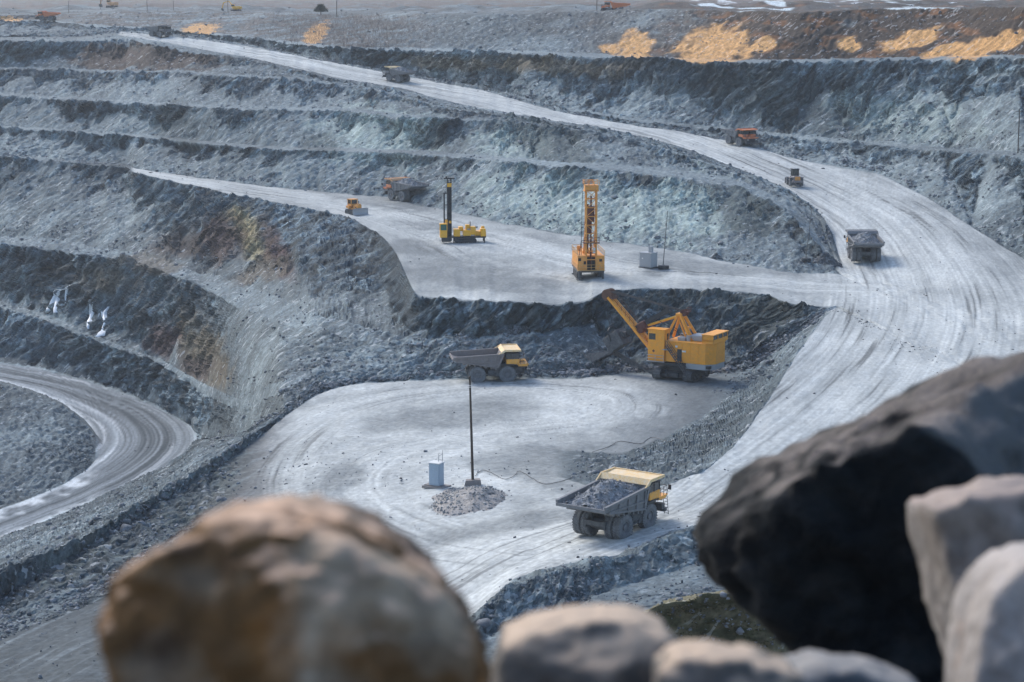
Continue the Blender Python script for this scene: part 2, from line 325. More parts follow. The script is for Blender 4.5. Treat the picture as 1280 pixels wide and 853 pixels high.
# how rocky each strip is (0 packed ground, 1 broken rock), by x
ROCK = {"G0": .5, "N1": .5, "N2": .35, "B1": .85, "B2": .85, "B3": [(-200,.3),(300,.2),(560,.08),(1480,.05)], "Q": [(-200,.45),(200,.4),(330,.12),(1480,.05)],
        "S1": [(-200,.6),(230,.6),(330,.15),(600,.1),(690,.15),(780,.8),(1000,.85),(1040,.2),(1060,.05)], "S2": [(-200,.8),(240,.7),(340,.1),(860,.08),(930,.4),(960,.7),(1040,.2),(1060,.05)],
        "P1": [(-200,.8),(1000,.8),(1045,.05)], "P2": [(-200,.8),(1000,.8),(1045,.05)], "R1": [(-200,.06),(235,.06),(258,.8),(1000,.8),(1045,.05)],
        "R2": [(-200,.6),(110,.6),(128,.06),(240,.06),(258,.8),(1000,.8),(1045,.05)], "M": [(-200,.5),(110,.5),(128,.06),(240,.06),(258,.8),(1000,.8),(1045,.05)],
        "R3": [(-200,.06),(240,.06),(258,.8),(1000,.8),(1045,.05)], "R4": [(-200,1),(1000,.9),(1045,.05)], "T1": [(-200,.5),(1000,.8),(1045,.05)],
        "T2": [(-200,1),(1000,1),(1045,.05)], "F1": [(-200,.5),(1000,.8),(1045,.05)], "F2": [(-200,.9),(150,.9),(220,1.15),(1000,1),(1045,.05)],
        "F3": [(-200,.5),(160,.4),(170,.06),(1480,.05)], "U1": [(-200,.9),(1040,.8),(1055,.05)], "U2": [(-200,.4),(420,.3),(950,.4),(1040,.4),(1055,.05)],
        "U3": [(-200,.9),(1035,.7),(1052,.05)], "U4": [(-200,.4),(1030,.4),(1052,.05)], "U5": [(-200,.9),(1030,.7),(1052,.05)], "U6": [(-200,.4),(1030,.5),(1052,.05)],
        "U7": [(-200,.95),(600,.9),(1030,.7),(1052,.05)], "U8": [(-200,.5),(150,.5),(1040,.6),(1055,.05)], "V1": [(-200,.3),(140,.3),(160,.04),(1480,.04)],
        "V2": .8, "W1": .4, "W2": 1.1, "W3": .35, "W4": .6, "W5": .3, "X1": .1, "X2": .1}
rock = np.zeros((NR, NC), np.float32)
for i in range(NR):
    v = ROCK[NAMES[RS[i]]]
    rock[i] = v if not isinstance(v, list) else np.interp(XS, [a for a, b in v], [b for a, b in v])
def blur_rows(a, s):
    k = np.arange(-int(3 * s), int(3 * s) + 1); g = np.exp(-k * k / (2 * s * s)); g /= g.sum()
    p = np.pad(a, ((len(k) // 2,) * 2, (0, 0)), mode='edge'); o = np.zeros_like(a)
    for j in range(len(k)): o += g[j] * p[j:j + a.shape[0]]
    return o
rock = blur_rows(rock, 1.6)
def normals(T):
    du = np.gradient(T, axis=1); dv = np.gradient(T, axis=0)
    n = np.cross(du, dv); n /= np.linalg.norm(n, axis=2, keepdims=True) + 1e-9
    return n
BASE = T.copy()
X, Y, Z = T[..., 0].copy(), T[..., 1].copy(), T[..., 2].copy()
Nn = normals(np.stack([blur_rows(T[..., k], 3) for k in range(3)], 2))
Nn = np.where(Nn[..., 2:3] < 0, -Nn, Nn)
steep = sstep(0.12, 0.6, 1 - Nn[..., 2] ** 2)
far = np.clip(Y / 420.0, 0.6, 1.6)               # coarse forms grow where the benches are bigger
CF = blur_rows(np.stack(CF), 1.5).astype(np.float32)
wx = X + 3.0 * perlin(X / 14, Y / 14, Z / 9); wy = Y + 3.0 * perlin(X / 14 + 40, Y / 14, Z / 9)
fw = np.clip(rock, 0, 1.2).astype(np.float32)
lean = wx - 0.95 * Z                               # the rock's partings lean to the right
g1 = 1 - np.abs(fbm(lean / 5.5, wy / 13.0, Z / 9.0, 3))        # ribs and gullies running down the faces
g2 = fbm(lean / 1.9, wy / 4.5, Z / 8.0, 3, 0.55)
g0 = fbm(X / 26.0, Y / 36.0, Z / 24.0, 2)
g3 = fbm(wx / 1.1, wy / 1.1, Z / 1.1, 2)
face_m = sstep(0.3, 0.85, fw) * (0.35 + 0.65 * steep)
cl = sstep(.25, .9, CF)
gap = np.linalg.norm(np.gradient(BASE, axis=1), axis=2)          # fine forms only where the sheet is fine enough to carry them
att = np.clip(.8 / gap, .08, 1).astype(np.float32)
disp = face_m * far * (cl * (2.5 * (g1 - 0.72) * np.sqrt(att) + 0.9 * g2 * att) + (1 - cl) * (.55 * (g1 - .72) + .22 * g2) * att + 1.3 * g0 + .12 * g3 * att)
sel = fw > 0.25
cv = np.full_like(X, .5); cv2 = np.full_like(X, .5)
sx, sy, sz = lean[sel], wy[sel], Z[sel]; fs = 1.0
a, b_ = cells(sx / 2.1, sy / 3.0, sz / 6.5); cv[sel] = a
a, b_ = cells(sx / 1.0, sy / 1.3, sz / 2.6); cv2[sel] = a
cv = .5 + (cv - .5) * att; cv2 = .5 + (cv2 - .5) * att
disp += face_m * cl * ((cv - .5) * 1.3 * far + (cv2 - .5) * 0.55)
disp += face_m * (1 - cl) * (cv2 - .5) * .22
talus = sstep(.2, .6, fw) * (1 - steep)
disp += talus * (0.3 * g2 + (cv2 - .5) * 0.3 + .15 * (cv - .5) + .15 * g3)
gentle = 1 - sstep(.2, .6, fw)
disp += gentle * 0.16 * fbm(X / 5.0, Y / 9.0, np.zeros_like(X), 3) + gentle * .05 * perlin(X / .9, Y / 1.2, X * 0)
plain = np.where(np.isin(RS, [NAMES.index('W5'), NAMES.index('X1')])[:, None], 1, 0) * (Y < 2600)
disp += plain * (3.2 * np.clip(fbm(X / 38, Y / 70, X * 0, 4) - .05, 0, None)) * sstep(0, 60, Y - T[NAMES.index('W5') and np.argmax(RS == NAMES.index('W5')), :, 1][None])
disp[-12:] *= np.linspace(1, 0, 12)[:, None]
T = T + Nn * disp[..., None]

# ------------------------------------------------------------------ where the ground is packed, dusty, stained or icy
def proj(P):
    x, y, z = P[..., 0], P[..., 1], P[..., 2]
    f = y * CP - z * SP; u = y * SP + z * CP
    return 640 + FPX * x / f, 426.5 - FPX * u / f
PXC, PYC = proj(BASE)
def track(pts, z=None):
    """a route over the ground: place across it (m, signed), along it (m)"""
    P = np.array([list(at(p[0], p[1], p[2] if len(p) > 2 else float(zroad(p[1]))))[:2] for p in pts])
    def run(x, y, _):
        best = np.full(x.shape, 1e9, np.float32); sgn = np.zeros_like(best); al = np.zeros_like(best); L = 0.0
        for (x0, y0), (x1, y1) in zip(P[:-1], P[1:]):
            vx, vy = x1 - x0, y1 - y0; l = math.hypot(vx, vy)
            t = np.clip(((x - x0) * vx + (y - y0) * vy) / (l * l), 0, 1)
            ex, ey = x - x0 - t * vx, y - y0 - t * vy
            d = np.hypot(ex, ey); m = d < best
            best = np.where(m, d, best); sgn = np.where(m, np.sign(vx * ey - vy * ex) * d, sgn); al = np.where(m, L + t * l, al)
            L += l
        return sgn, al
    return _chunked(run, X, Y, Z, 2)
def smooth_pts(p, n=6):
    p = np.array(p, float); out = []
    for i in range(len(p) - 1):
        p0 = p[max(i - 1, 0)]; p1 = p[i]; p2 = p[i + 1]; p3 = p[min(i + 2, len(p) - 1)]
        for t in np.arange(n) / n:
            out.append(0.5 * ((2 * p1) + (p2 - p0) * t + (2 * p0 - 5 * p1 + 4 * p2 - p3) * t * t + (3 * p1 - p0 - 3 * p2 + p3) * t ** 3))
    out.append(p[-1]); return out
S_IDX = {n: i for i, n in enumerate(NAMES)}
RSg = np.repeat(RS[:, None], NC, 1); XSg = np.repeat(XS[None, :].astype(np.float32), NR, 0)
def strip(*n): return np.isin(RSg, [S_IDX[k] for k in n])
main = smooth_pts([(470,900,-57),(570,780,-56),(660,715,-55),(770,668,-54.4),(880,640,-54),(980,580,-54),(1080,495,-54),(1135,420,-54),(1140,360,-54),(1100,300,-52.5),(1040,255,-48.9),(960,215,-45),(850,176,-41),(745,153,-37.8),(640,131,-35),(495,103,-30.3),(370,79,-26),(210,50,-19.6),(153,42,-17.5)], 4)
loop = smooth_pts([(640,720,-55),(470,700,-58.5),(345,640,-60.8),(350,570,-61.5),(430,515,-62.4),(560,490,-62.8),(690,490,-62.9),(760,505,-62.6),(740,530,-62),(600,545,-61),(480,570,-60.5),(440,615,-59.6),(520,655,-57.6),(660,690,-55.5)], 4)
low = smooth_pts([(-200,730,-98),(0,652,-98),(90,618,-98),(160,582,-98),(187,550,-98),(165,520,-98),(110,495,-98),(40,475,-98),(-200,432,-98)], 5)
bench = smooth_pts([(150,210,-53),(230,225,-53),(330,240,-53),(440,257,-53),(560,285,-53),(680,315,-53),(800,338,-53),(950,352,-53.5),(1080,360,-54)], 4)
bench2 = smooth_pts([(420,256,-53),(540,300,-53),(600,330,-53),(720,345,-53),(880,345,-53.3),(1060,365,-54)], 4)

rough = np.clip(rock, 0, 1)
packed = 1 - sstep(.12, .4, rough)
mot = fbm(X / 16, Y / 26, Z * 0, 3); mot2 = fbm(X / 4.0, Y / 7.0, Z * 0, 3)
dust = np.zeros_like(X); rut = np.zeros_like(X)
def streaks(sg, al, f=1.0):
    a = perlin(sg / 0.55 * f, al / 38, X * 0) + .8 * perlin(sg / 1.5 * f, al / 60, X * 0 + 5) + .7 * perlin(sg / 4.5 * f, al / 70, X * 0 + 2) + .5 * perlin(sg / .28 * f, al / 22, X * 0 + 9)
    return a
for pts, wid, lvl in ((main, 24, 1.0), (loop, 8, .95), (bench, 11, .95), (bench2, 7, .8), (low, 15, .55)):
    sg, al = track(pts)
    e = 1 - sstep(wid * .45, wid, np.abs(sg) + 2.5 * mot2 + 3 * mot)
    st = streaks(sg, al)
    dust = np.maximum(dust, e * lvl * np.clip(.70 + .30 * st + .20 * mot, 0.1, 1.15))
    rut = np.maximum(rut, e * sstep(.45, .95, -st))
    if pts is main: main_st = st
    if pts is low: low_sg, low_al, low_e = sg, al, e
hr = (strip("V1") & (XSg > 150)) | strip("B3", "Q") | ((RSg >= S_IDX["S1"]) & (RSg < S_IDX["V1"]) & (XSg > 1052))
hrw = np.where(strip("B3", "Q"), sstep(560, 760, XSg), 1.0) * hr
dust = np.maximum(dust, hrw * np.clip(.62 + .26 * mot + .10 * mot2 + .22 * main_st, .15, 1.05))
# the light turning floor in the pit and the pale drill bench, with darker damp patches left in them
fl = strip("B3", "Q", "S1", "S2") * sstep(285, 390, XSg + 25 * mot) * (1 - sstep(770, 880, XSg + 25 * mot))
dust = np.maximum(dust, fl * np.clip(.60 + .36 * mot + .18 * mot2, 0.1, 1))
bl = strip("F3") & (XSg > 168)
dust = np.where(bl, np.maximum(dust, np.clip(.46 + .35 * mot + .12 * mot2, 0, .9)), dust)
JN = fbm(X / 6, Y / 9, Z / 4, 3)
def ell(cx, cy, rx, ry, ang=0, soft=.45, jig=.5):
    """a stain round a spot of the ground: soft-edged ellipse"""
    ca, sa = math.cos(math.radians(ang)), math.sin(math.radians(ang))
    x = (PXC - cx); y = (PYC - cy)
    q = np.hypot((x * ca + y * sa) / rx, (-x * sa + y * ca) / ry)
    return 1 - sstep(1 - soft, 1 + soft, q + jig * JN)
damp = np.zeros_like(X)
for args in ((560,520,110,16,-6), (700,588,110,26,4), (790,560,70,26,-20), (560,340,90,24,0), (520,312,60,10,8), (480,255,60,7,5), (880,335,60,8,4),
             (545,285,60,6,8), (650,355,80,12,4), (420,600,40,16,-20), (640,655,120,10,-10), (820,340,20,5,0)):
    damp = np.maximum(damp, ell(*args))
dust *= 1 - .72 * damp * (0.6 + .4 * np.clip(mot2 + .5, 0, 1))
dust = np.clip(dust, 0, 1.1) * packed
# lower left rutted ground
lg = (RSg <= S_IDX["P1"]) * (1 - sstep(285, 390, XSg + 25 * mot))
sgL, alL = track([(-200,905,-60),(0,800,-60.5),(150,725,-60.8),(300,625,-61.2),(380,575,-61.3)])
stL = streaks(sgL, alL, .6)
rutL = sstep(.1, .9, stL + .5 * mot2)

def lerp(a, b, t): return a + (b - a) * np.clip(t, 0, 1)[..., None]
C = lambda *v: np.array(v, np.float32)
big = fbm(X / 45, Y / 60, Z / 18, 3); mid = fbm(X / 9, Y / 13, Z / 6, 4)
col = np.ones(X.shape + (3,), np.float32) * C(.19, .21, .23)
mac = big + .4 * mid
col = lerp(col, C(.10, .115, .13), sstep(-.05, .5, mac) * .9)
col = lerp(col, C(.34, .365, .385), sstep(.05, .6, -mac) * .7)
# standing rock is darker than the fines spilled below it; fines run down in streaks
fines = fbm(lean / 1.9, wy / 14, Z / 26, 3) * np.sqrt(att)
facing = sstep(.3, .85, fw)
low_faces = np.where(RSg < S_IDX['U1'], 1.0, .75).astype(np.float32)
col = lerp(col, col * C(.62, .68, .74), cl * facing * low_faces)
col = lerp(col, C(.04, .048, .055), facing * cl * sstep(.08, .5, g2 * .6 + fbm(lean / 3, wy / 7, Z / 10, 2)) * .85)  # near-black patches painted in for the shade of cracks
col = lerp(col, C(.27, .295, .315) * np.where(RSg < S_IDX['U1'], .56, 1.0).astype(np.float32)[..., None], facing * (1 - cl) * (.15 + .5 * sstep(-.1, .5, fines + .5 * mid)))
col = lerp(col, C(.29, .325, .355), facing * cl * sstep(.1, .55, fines + .4 * mid) * .6)
blk = (.66 + .68 * cv) * (.78 + .44 * cv2)
col = col * (1 + (blk - 1) * facing * (.35 + .65 * cl))[..., None]
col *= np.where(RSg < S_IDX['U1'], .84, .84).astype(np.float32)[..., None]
def stain(c, m, k=1.0): 
    global col
    col = lerp(col, C(*c), m * k)
# benches' lips carry lighter spill
for n in ("U2", "U4", "U6", "T1", "F1", "W1", "W3"):
    stain((.27, .295, .32), np.where(strip(n), .6, 0) * (XSg < 1040) * np.clip(.65 + .9 * mid, .1, 1))
# packed ground
gd = lerp(np.ones_like(col) * C(.125, .14, .15), C(.60, .612, .60), dust)
gd = gd * (1 - .45 * rut * packed)[..., None]
col = lerp(col, gd, packed)
col = lerp(col, lerp(np.minimum(col, .16) * .72, C(.25, .275, .295), rutL * .5), lg)
# pale greenish grey spill slopes under the upper benches
U13 = strip("U1", "U3", "U5", "U7")
for a in ((730,258,130,40,6), (470,170,70,34,0), (860,262,50,40,20), (640,178,50,24,0)): stain((.40, .44, .42), ell(*a) * U13 * np.clip(.75 + .5 * fines, 0, 1), .85)
for a in ((930,262,40,26,40), (690,178,55,28,20)): stain((.07, .085, .09), ell(*a) * U13, .8)
for a in ((400,182,26,16,0), (225,158,30,26,0), (215,145,16,18,0)): stain((.07, .08, .085), ell(*a), .6)
# brown and ochre soil near the rim
soil = strip("W4", "W5")
sl = fbm(lean / 9, Y / 20, Z / 3.2, 4)
stain((.058, .034, .024), soil * sstep(-.5, 0, .3 + .25 * big + .6 * sl) * sstep(680, 860, XSg + 90 * big), .95)
stain((.24, .10, .042), soil * sstep(.0, .45, fbm(lean / 7, Y / 16, Z / 2.6 + 9, 4) - .12) * sstep(740, 880, XSg + 90 * big), .75)
stain((.13, .10, .09), strip("W4") * (1 - sstep(420, 640, XSg + 60 * big)) * sstep(-.3, .2, mid), .8)
for a in ((892,58,46,24,-8), (955,56,16,9,-5), (1060,55,14,10,-8), (1140,50,36,11,-14), (1235,58,50,11,-16), (795,58,20,18,-30), (250,37,24,7,-8), (395,42,18,10,-40), (10,26,16,6,0), (765,62,14,6,0), (1180,64,30,6,-14)):
    stain((.70, .35, .14), ell(*a, soft=.22, jig=.45) * strip("W4", "W3", "V2"), .95)
for a in ((700,82,90,10,2), (560,80,60,9,4), (650,84,36,8,0)): stain((.22, .16, .11), ell(*a) * strip("V2", "W2"), .7)
for a in ((200,73,75,17,3), (130,75,40,14,2)): stain((.075, .05, .042), ell(*a, soft=.3) * U13, .95)
# the dark fresh wall in the upper right and the dark cut round the shovel
stain((.06, .072, .08), ell(985,125,150,36,14) * strip("W2"), .8)
stain((.34, .37, .36), ell(1130,150,90,26,10) * strip("W2"), .6)
stain((.062, .068, .066), strip("F2") * sstep(735, 790, XSg) * (XSg < 1000) * np.clip(.6 + .8 * fbm(X / 5, Y / 8, Z / 12, 3), 0, 1), .85)
stain((.055, .06, .06), strip("F2") * sstep(505, 560, XSg) * (XSg < 760) * sstep(-.1, .35, fbm(X / 1.6, Y / 3, Z / 6, 3) + .25), .75)
stain((.085, .10, .112), strip('S1') * sstep(770, 830, XSg) * (XSg < 1030) * sstep(-.5, .1, mid), .6)
stain((.052, .058, .058), ell(955, 405, 50, 42, -30) * (strip('F2', 'F1', 'T2', 'T1', 'R4', 'P1', 'P2')), .75)
stain((.07, .08, .082), strip('F1', 'T2', 'T1', 'R4', 'R3', 'P2', 'P1') * sstep(730, 775, XSg) * (1 - sstep(950, 985, XSg)) * np.clip(.7 + mid, 0, 1), .7)
# rust, violet and straw coloured bands in the left walls
LW = strip("F2", "T2", "F1")
for a, c in (((312,292,18,36,-35), (.36,.27,.15)), ((275,300,30,26,-30), (.095,.055,.05)), ((345,315,14,40,-30), (.10,.05,.045)), ((225,310,40,14,0), (.09,.065,.06)), ((255,445,26,50,-25), (.15,.105,.065)),
             ((205,425,20,22,0), (.10,.05,.045)), ((130,350,40,18,10), (.16,.13,.105)), ((185,330,40,12,0), (.17,.14,.12)), ((330,340,40,10,-20), (.13,.10,.08)), ((245,460,22,14,0), (.09,.06,.055))):
    stain(c, ell(*a) * LW, .8)
# lower haul road: dark damp lanes, pale dry verges and old snow along the inner edge
lr = strip("R1", "R3") | (strip("R2", "M") & (XSg > 120))
LR = lr & (XSg < 256)
ls = low_sg
lane = np.clip(.24 + .5 * perlin(ls / 1.6, low_al / 90, X * 0) + .45 * perlin(ls / .6, low_al / 60, X * 0 + 3) + .4 * sstep(3, 8, np.abs(ls + 1)), 0, 1)
lc = lerp(np.ones_like(col) * C(.06, .075, .088), C(.40, .44, .48), lane * .9)
col = lerp(col, lc, LR * 1.0)
stain((.66, .69, .73), LR * sstep(.1, .5, fbm(ls / 1.5, low_al / 60, X * 0, 3)) * sstep(3.0, 7, np.abs(ls)), .6)
edge = strip("R1") * sstep(.55, .95, RT[:, None] + .35 * mot2) * (1 - sstep(100, 135, XSg)) + strip("R1") * (1 - sstep(.03, .2, RT[:, None] + .2 * mot2)) * (1 - sstep(95, 140, XSg)) + strip("R3") * (1 - sstep(.03, .16, RT[:, None] + .12 * mot2)) * (1 - sstep(100, 130, XSg))
stain((.72, .75, .78), edge * np.clip(.7 + .9 * mot2, 0, 1), .85)
stain((.14, .155, .17), strip("M") * (XSg < 128), .6)
# brown bank close by, moss at its lip
stain((.155, .125, .075), (strip("G0", "N1") & (XSg > 760) & (XSg < 1000)) * 1.0, .95)
stain((.06, .058, .03), (strip("G0") & (XSg > 770) & (XSg < 1000)) * sstep(.05, .4, fbm(X / 2, Y / 3, Z, 3)), .85)
# snow left on the plain by the rim
sn = sstep(.28, .42, fbm(X / 16, Y / 60, Z * 0, 2) + .1)
stain((.75, .78, .82), strip("X1", "W5") * sn * (XSg > 860), .8)
stain((.12, .09, .08), strip('X1') * (1 - sn) , .85)
stain((.10, .095, .095), strip('W5') * (1 - sn) * np.clip(.5 + mid, 0, 1), .8)
# far top left: dusty
col = np.clip(col, .02, .85)
fine = 1 + .22 * perlin(X / .6, Y / .8, Z / .5) + .15 * perlin(X / .25, Y / .3, Z / .25)
col *= np.clip(fine, .6, 1.5)[..., None]
col *= lerp(np.ones_like(col) * C(.88, 1.0, 1.0), C(.97, 1.0, 1.0), packed)

# ------------------------------------------------------------------ ground material
g = NT("quarry_ground")
at_c = g.n("ShaderNodeAttribute", attribute_name="tint").outputs["Color"]
at_r = g.n("ShaderNodeAttribute", attribute_name="rockiness").outputs["Fac"]
p = g.pos()
n1 = g.noise(p, .9, 6, .68); n2 = g.noise(p, 3.2, 5, .7)
sp_ = g.n("ShaderNodeSeparateXYZ", i_0=p)
pj = g.n("ShaderNodeCombineXYZ", i_0=g.math('SUBTRACT', sp_.outputs[0], g.math('MULTIPLY', sp_.outputs[2], .95)), i_1=sp_.outputs[1], i_2=g.math('MULTIPLY', sp_.outputs[2], .42)).outputs[0]
pj = g.n("ShaderNodeVectorMath", operation='ADD', i_0=pj, i_1=g.n("ShaderNodeVectorMath", operation='SCALE', i_0=g.n("ShaderNodeTexNoise", i_Vector=p, i_Scale=.5, i_Detail=2.0).outputs["Color"], i_Scale=1.2).outputs[0]).outputs[0]
vor = g.n("ShaderNodeTexVoronoi", i_Vector=pj, i_Scale=1.5, feature='F1', distance='MANHATTAN')
vcol = g.n("ShaderNodeSeparateColor", i_0=vor.outputs["Color"]).outputs[0]
vor2 = g.n("ShaderNodeTexVoronoi", i_Vector=pj, i_Scale=.5, feature='F1', distance='MANHATTAN')
vcol2 = g.n("ShaderNodeSeparateColor", i_0=vor2.outputs["Color"]).outputs[1]
k0 = g.math('MULTIPLY', g.ramp(n1, .25, .75, .58, 1.42), g.ramp(n2, .25, .75, .68, 1.32))
k = g.n('ShaderNodeMix', data_type='FLOAT', i_0=g.ramp(at_r, .05, .35, .35, 1.0), i_2=1.0, i_3=k0).outputs[0]
kr = g.math('MULTIPLY', g.ramp(vcol, 0, 1, .52, 1.48), g.ramp(vcol2, 0, 1, .72, 1.28))
kk = g.n("ShaderNodeMix", data_type='FLOAT', i_0=g.math('MULTIPLY', at_r, .9, True), i_2=k, i_3=g.math('MULTIPLY', k, kr)).outputs[0]
fleck = g.math('MULTIPLY', g.ramp(vcol, .93, .96), g.math('MULTIPLY', g.ramp(at_r, .2, .4), g.ramp(at_r, .5, .72, 1, 0)))
cbase = g.mix(1.0, at_c, g.n("ShaderNodeCombineColor", i_0=kk, i_1=kk, i_2=kk).outputs[0], 'MULTIPLY')
cbase = g.mix(g.math('MULTIPLY', fleck, .45), cbase, (.55, .58, .60))
g.set("Base Color", cbase); g.set("Roughness", .92); g.set("Specular IOR Level", .25)
hb = g.math('ADD', g.math('MULTIPLY', n2, .35), g.math('MULTIPLY', at_r, g.math('ADD', g.math('MULTIPLY', vcol, .7), g.math('MULTIPLY', vcol2, 1.1))))
bmp = g.n("ShaderNodeBump", i_Height=hb, i_Strength=g.ramp(at_r, 0.03, .7, .05, .8), i_Distance=.6)
g.set("Normal", bmp.outputs[0])
M_ground = g.m

# ------------------------------------------------------------------ split the sheet into terrain, roads, floor and bench
idx = np.arange(NR * NC).reshape(NR, NC)
q = np.stack([idx[:-1, :-1], idx[:-1, 1:], idx[1:, 1:], idx[1:, :-1]], -1)
xs = XSg[:-1, :-1]; rs = RSg[:-1, :-1]
def st(*n): return np.isin(rs, [S_IDX[k] for k in n])
lab = np.zeros(xs.shape, np.int8)
lab[(st("V1") & (xs > 153)) | (st("B3", "Q") & (xs > 680)) | ((rs >= S_IDX["S1"]) & (rs < S_IDX["V1"]) & (xs > 1050))] = 1
lab[st("Q", "S2") & (xs > 320) & (xs < 1000) & (lab == 0)] = 2
lab[st("S1") & (xs > 320) & (xs < 740)] = 2
lab[st("F3") & (xs > 165) & (xs < 1050)] = 3
lab[(st("R1", "R3") | (st("R2", "M") & (xs > 126))) & (xs < 250)] = 4
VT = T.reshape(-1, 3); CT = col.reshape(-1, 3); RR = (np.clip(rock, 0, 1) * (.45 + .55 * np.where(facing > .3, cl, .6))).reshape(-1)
for li, nm in ((0, "terrain"), (1, "haul_road"), (2, "pit_floor"), (3, "bench_ground"), (4, "lower_road")):
    f = q[lab == li]
    used, inv = np.unique(f, return_inverse=True)
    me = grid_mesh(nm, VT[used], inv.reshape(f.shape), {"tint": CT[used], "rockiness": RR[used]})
    me.polygons.foreach_set("use_smooth", RR[used][inv.reshape(f.shape)].mean(1) < .5)
    me.materials.append(M_ground)
    o = bpy.data.objects.new(nm, me); COL.objects.link(o); tag(o, kind="structure")

# ------------------------------------------------------------------ materials of the things
def lookup_ground():
    tx, ty = proj(T)
    vis = np.zeros(tx.shape, bool)
    run = np.full(NC, 1e9)
    for i in range(NR):                           # a point shows when nothing nearer stands higher in the picture
        vis[i] = ty[i] < run + .6; run = np.minimum(run, ty[i])
    return tx, ty, vis
GTX, GTY, GVIS = lookup_ground()
def gp(x, y):
    """the point of the ground that the photo shows at (x, y)"""
    j0 = int(round((x - XS[0]) / (XS[1] - XS[0])))
    lo, hi = max(j0 - 3, 0), min(j0 + 4, NC)
    d = (GTX[:, lo:hi] - x) ** 2 + (GTY[:, lo:hi] - y) ** 2 + np.where(GVIS[:, lo:hi], 0, 1e4)
    r, c = np.unravel_index(np.argmin(d), d.shape)
    return Vector([float(v) for v in T[r, lo + c]])
def gz(x, y):
    """height of the ground at a world place, from the nearest rows of the sheet"""
    p = proj(np.array([x, y, -55.0]))
    u = x / y
    j = int(np.clip(round((640 + FPX * u * 1.012 - XS[0]) / (XS[1] - XS[0])), 2, NC - 3))
    s = T[:, max(j - 12, 0):j + 13]
    d = (s[..., 0] - x) ** 2 + (s[..., 1] - y) ** 2
    r, c = np.unravel_index(np.argmin(d), d.shape)
    return float(s[r, c, 2])

def paint(name, c, rough=.5, dirt=(.25, .25, .25), amount=.5, metal=0.0, scale=2.2, spec=.4):
    """paint with dust and wear lying on it"""
    g = NT(name); p = g.objco()
    n1 = g.noise(p, scale, 6, .7); n2 = g.noise(p, scale * 6, 4, .6)
    m = g.math('MULTIPLY', g.ramp(g.math('ADD', n1, g.math('MULTIPLY', n2, .35)), .52, .86), amount, True)
    v = g.ramp(n2, .3, .7, .85, 1.12)
    b = g.mix(1.0, c, g.n("ShaderNodeCombineColor", i_0=v, i_1=v, i_2=v).outputs[0], 'MULTIPLY')
    g.set("Base Color", g.mix(m, b, dirt)); g.set("Roughness", g.ramp(m, 0, 1, rough, .9)); g.set("Metallic", metal); g.set("Specular IOR Level", spec)
    g.set("Normal", g.n("ShaderNodeBump", i_Height=n2, i_Strength=.12, i_Distance=.03).outputs[0])
    return g.m
def glass_mat(name, c=(.02, .03, .035)):
    g = NT(name); g.set("Base Color", (*c, 1)); g.set("Roughness", .12); g.set("Specular IOR Level", .8)
    n = g.noise(g.objco(), 3, 3); g.set("Roughness", g.ramp(n, .3, .8, .06, .35)); return g.m
DUSTC = (.34, .36, .38)
M = dict(
    yellow=paint("yellow_paint", (.90, .40, .02), .45, DUSTC, .35),
    shovel=paint("shovel_yellow_paint", (.95, .38, .022), .5, (.34, .24, .15), .3),
    drillo=paint("drill_orange_paint", (.86, .36, .05), .55, (.26, .2, .16), .5),
    orange=paint("orange_paint", (.80, .20, .035), .5, DUSTC, .45),
    rigy=paint("rig_yellow_paint", (.90, .45, .008), .4, DUSTC, .2),
    canopy=paint("dusty_yellow_plate", (.84, .56, .22), .6, (.80, .72, .60), .8),
    canopyo=paint("dusty_orange_plate", (.70, .34, .14), .6, (.62, .45, .34), .6),
    bed=paint("worn_grey_body_steel", (.15, .155, .165), .6, (.27, .28, .29), .7),
    bedbrown=paint("worn_brown_body_steel", (.19, .165, .16), .55, (.28, .27, .27), .6),
    frame=paint("dark_chassis_steel", (.05, .055, .06), .6, (.20, .21, .22), .6),
    black=paint("black_steel", (.018, .022, .028), .5, (.10, .11, .12), .4),
    tyre=paint("dusty_tyre_rubber", (.12, .125, .132), .85, (.26, .27, .28), .8, spec=.2),
    rim=paint("dusty_rim_steel", (.14, .145, .155), .6, (.25, .255, .27), .6),
    rust=paint("rusty_steel", (.12, .06, .045), .8, (.20, .12, .08), .6),
    maroon=paint("maroon_steel", (.09, .025, .022), .6, (.16, .09, .07), .5),
    steel=paint("bare_blade_steel", (.36, .37, .39), .45, DUSTC, .5, .3),
    greybox=paint("grey_cabinet_paint", (.36, .385, .41), .5, DUSTC, .4),
    bluebox=paint("pale_blue_cabinet_paint", (.34, .44, .54), .45, DUSTC, .25),
    white=paint("white_paint", (.78, .78, .76), .5, DUSTC, .3),
    wood=paint("weathered_wood", (.05, .04, .033), .85, (.11, .09, .075), .6, scale=5),
    concrete=paint("concrete", (.28, .26, .25), .9, (.2, .17, .16), .6),
    rail=paint("railing_paint", (.60, .34, .10), .55, DUSTC, .3),
    green=glass_mat("green_tinted_glass", (.02, .12, .09)),
    glass=glass_mat("dark_cab_glass"),
    ice=None, lamp=glass_mat("headlight_glass", (.55, .55, .52)),
    red=paint("red_lens", (.35, .03, .02), .4, DUSTC, .3),
)
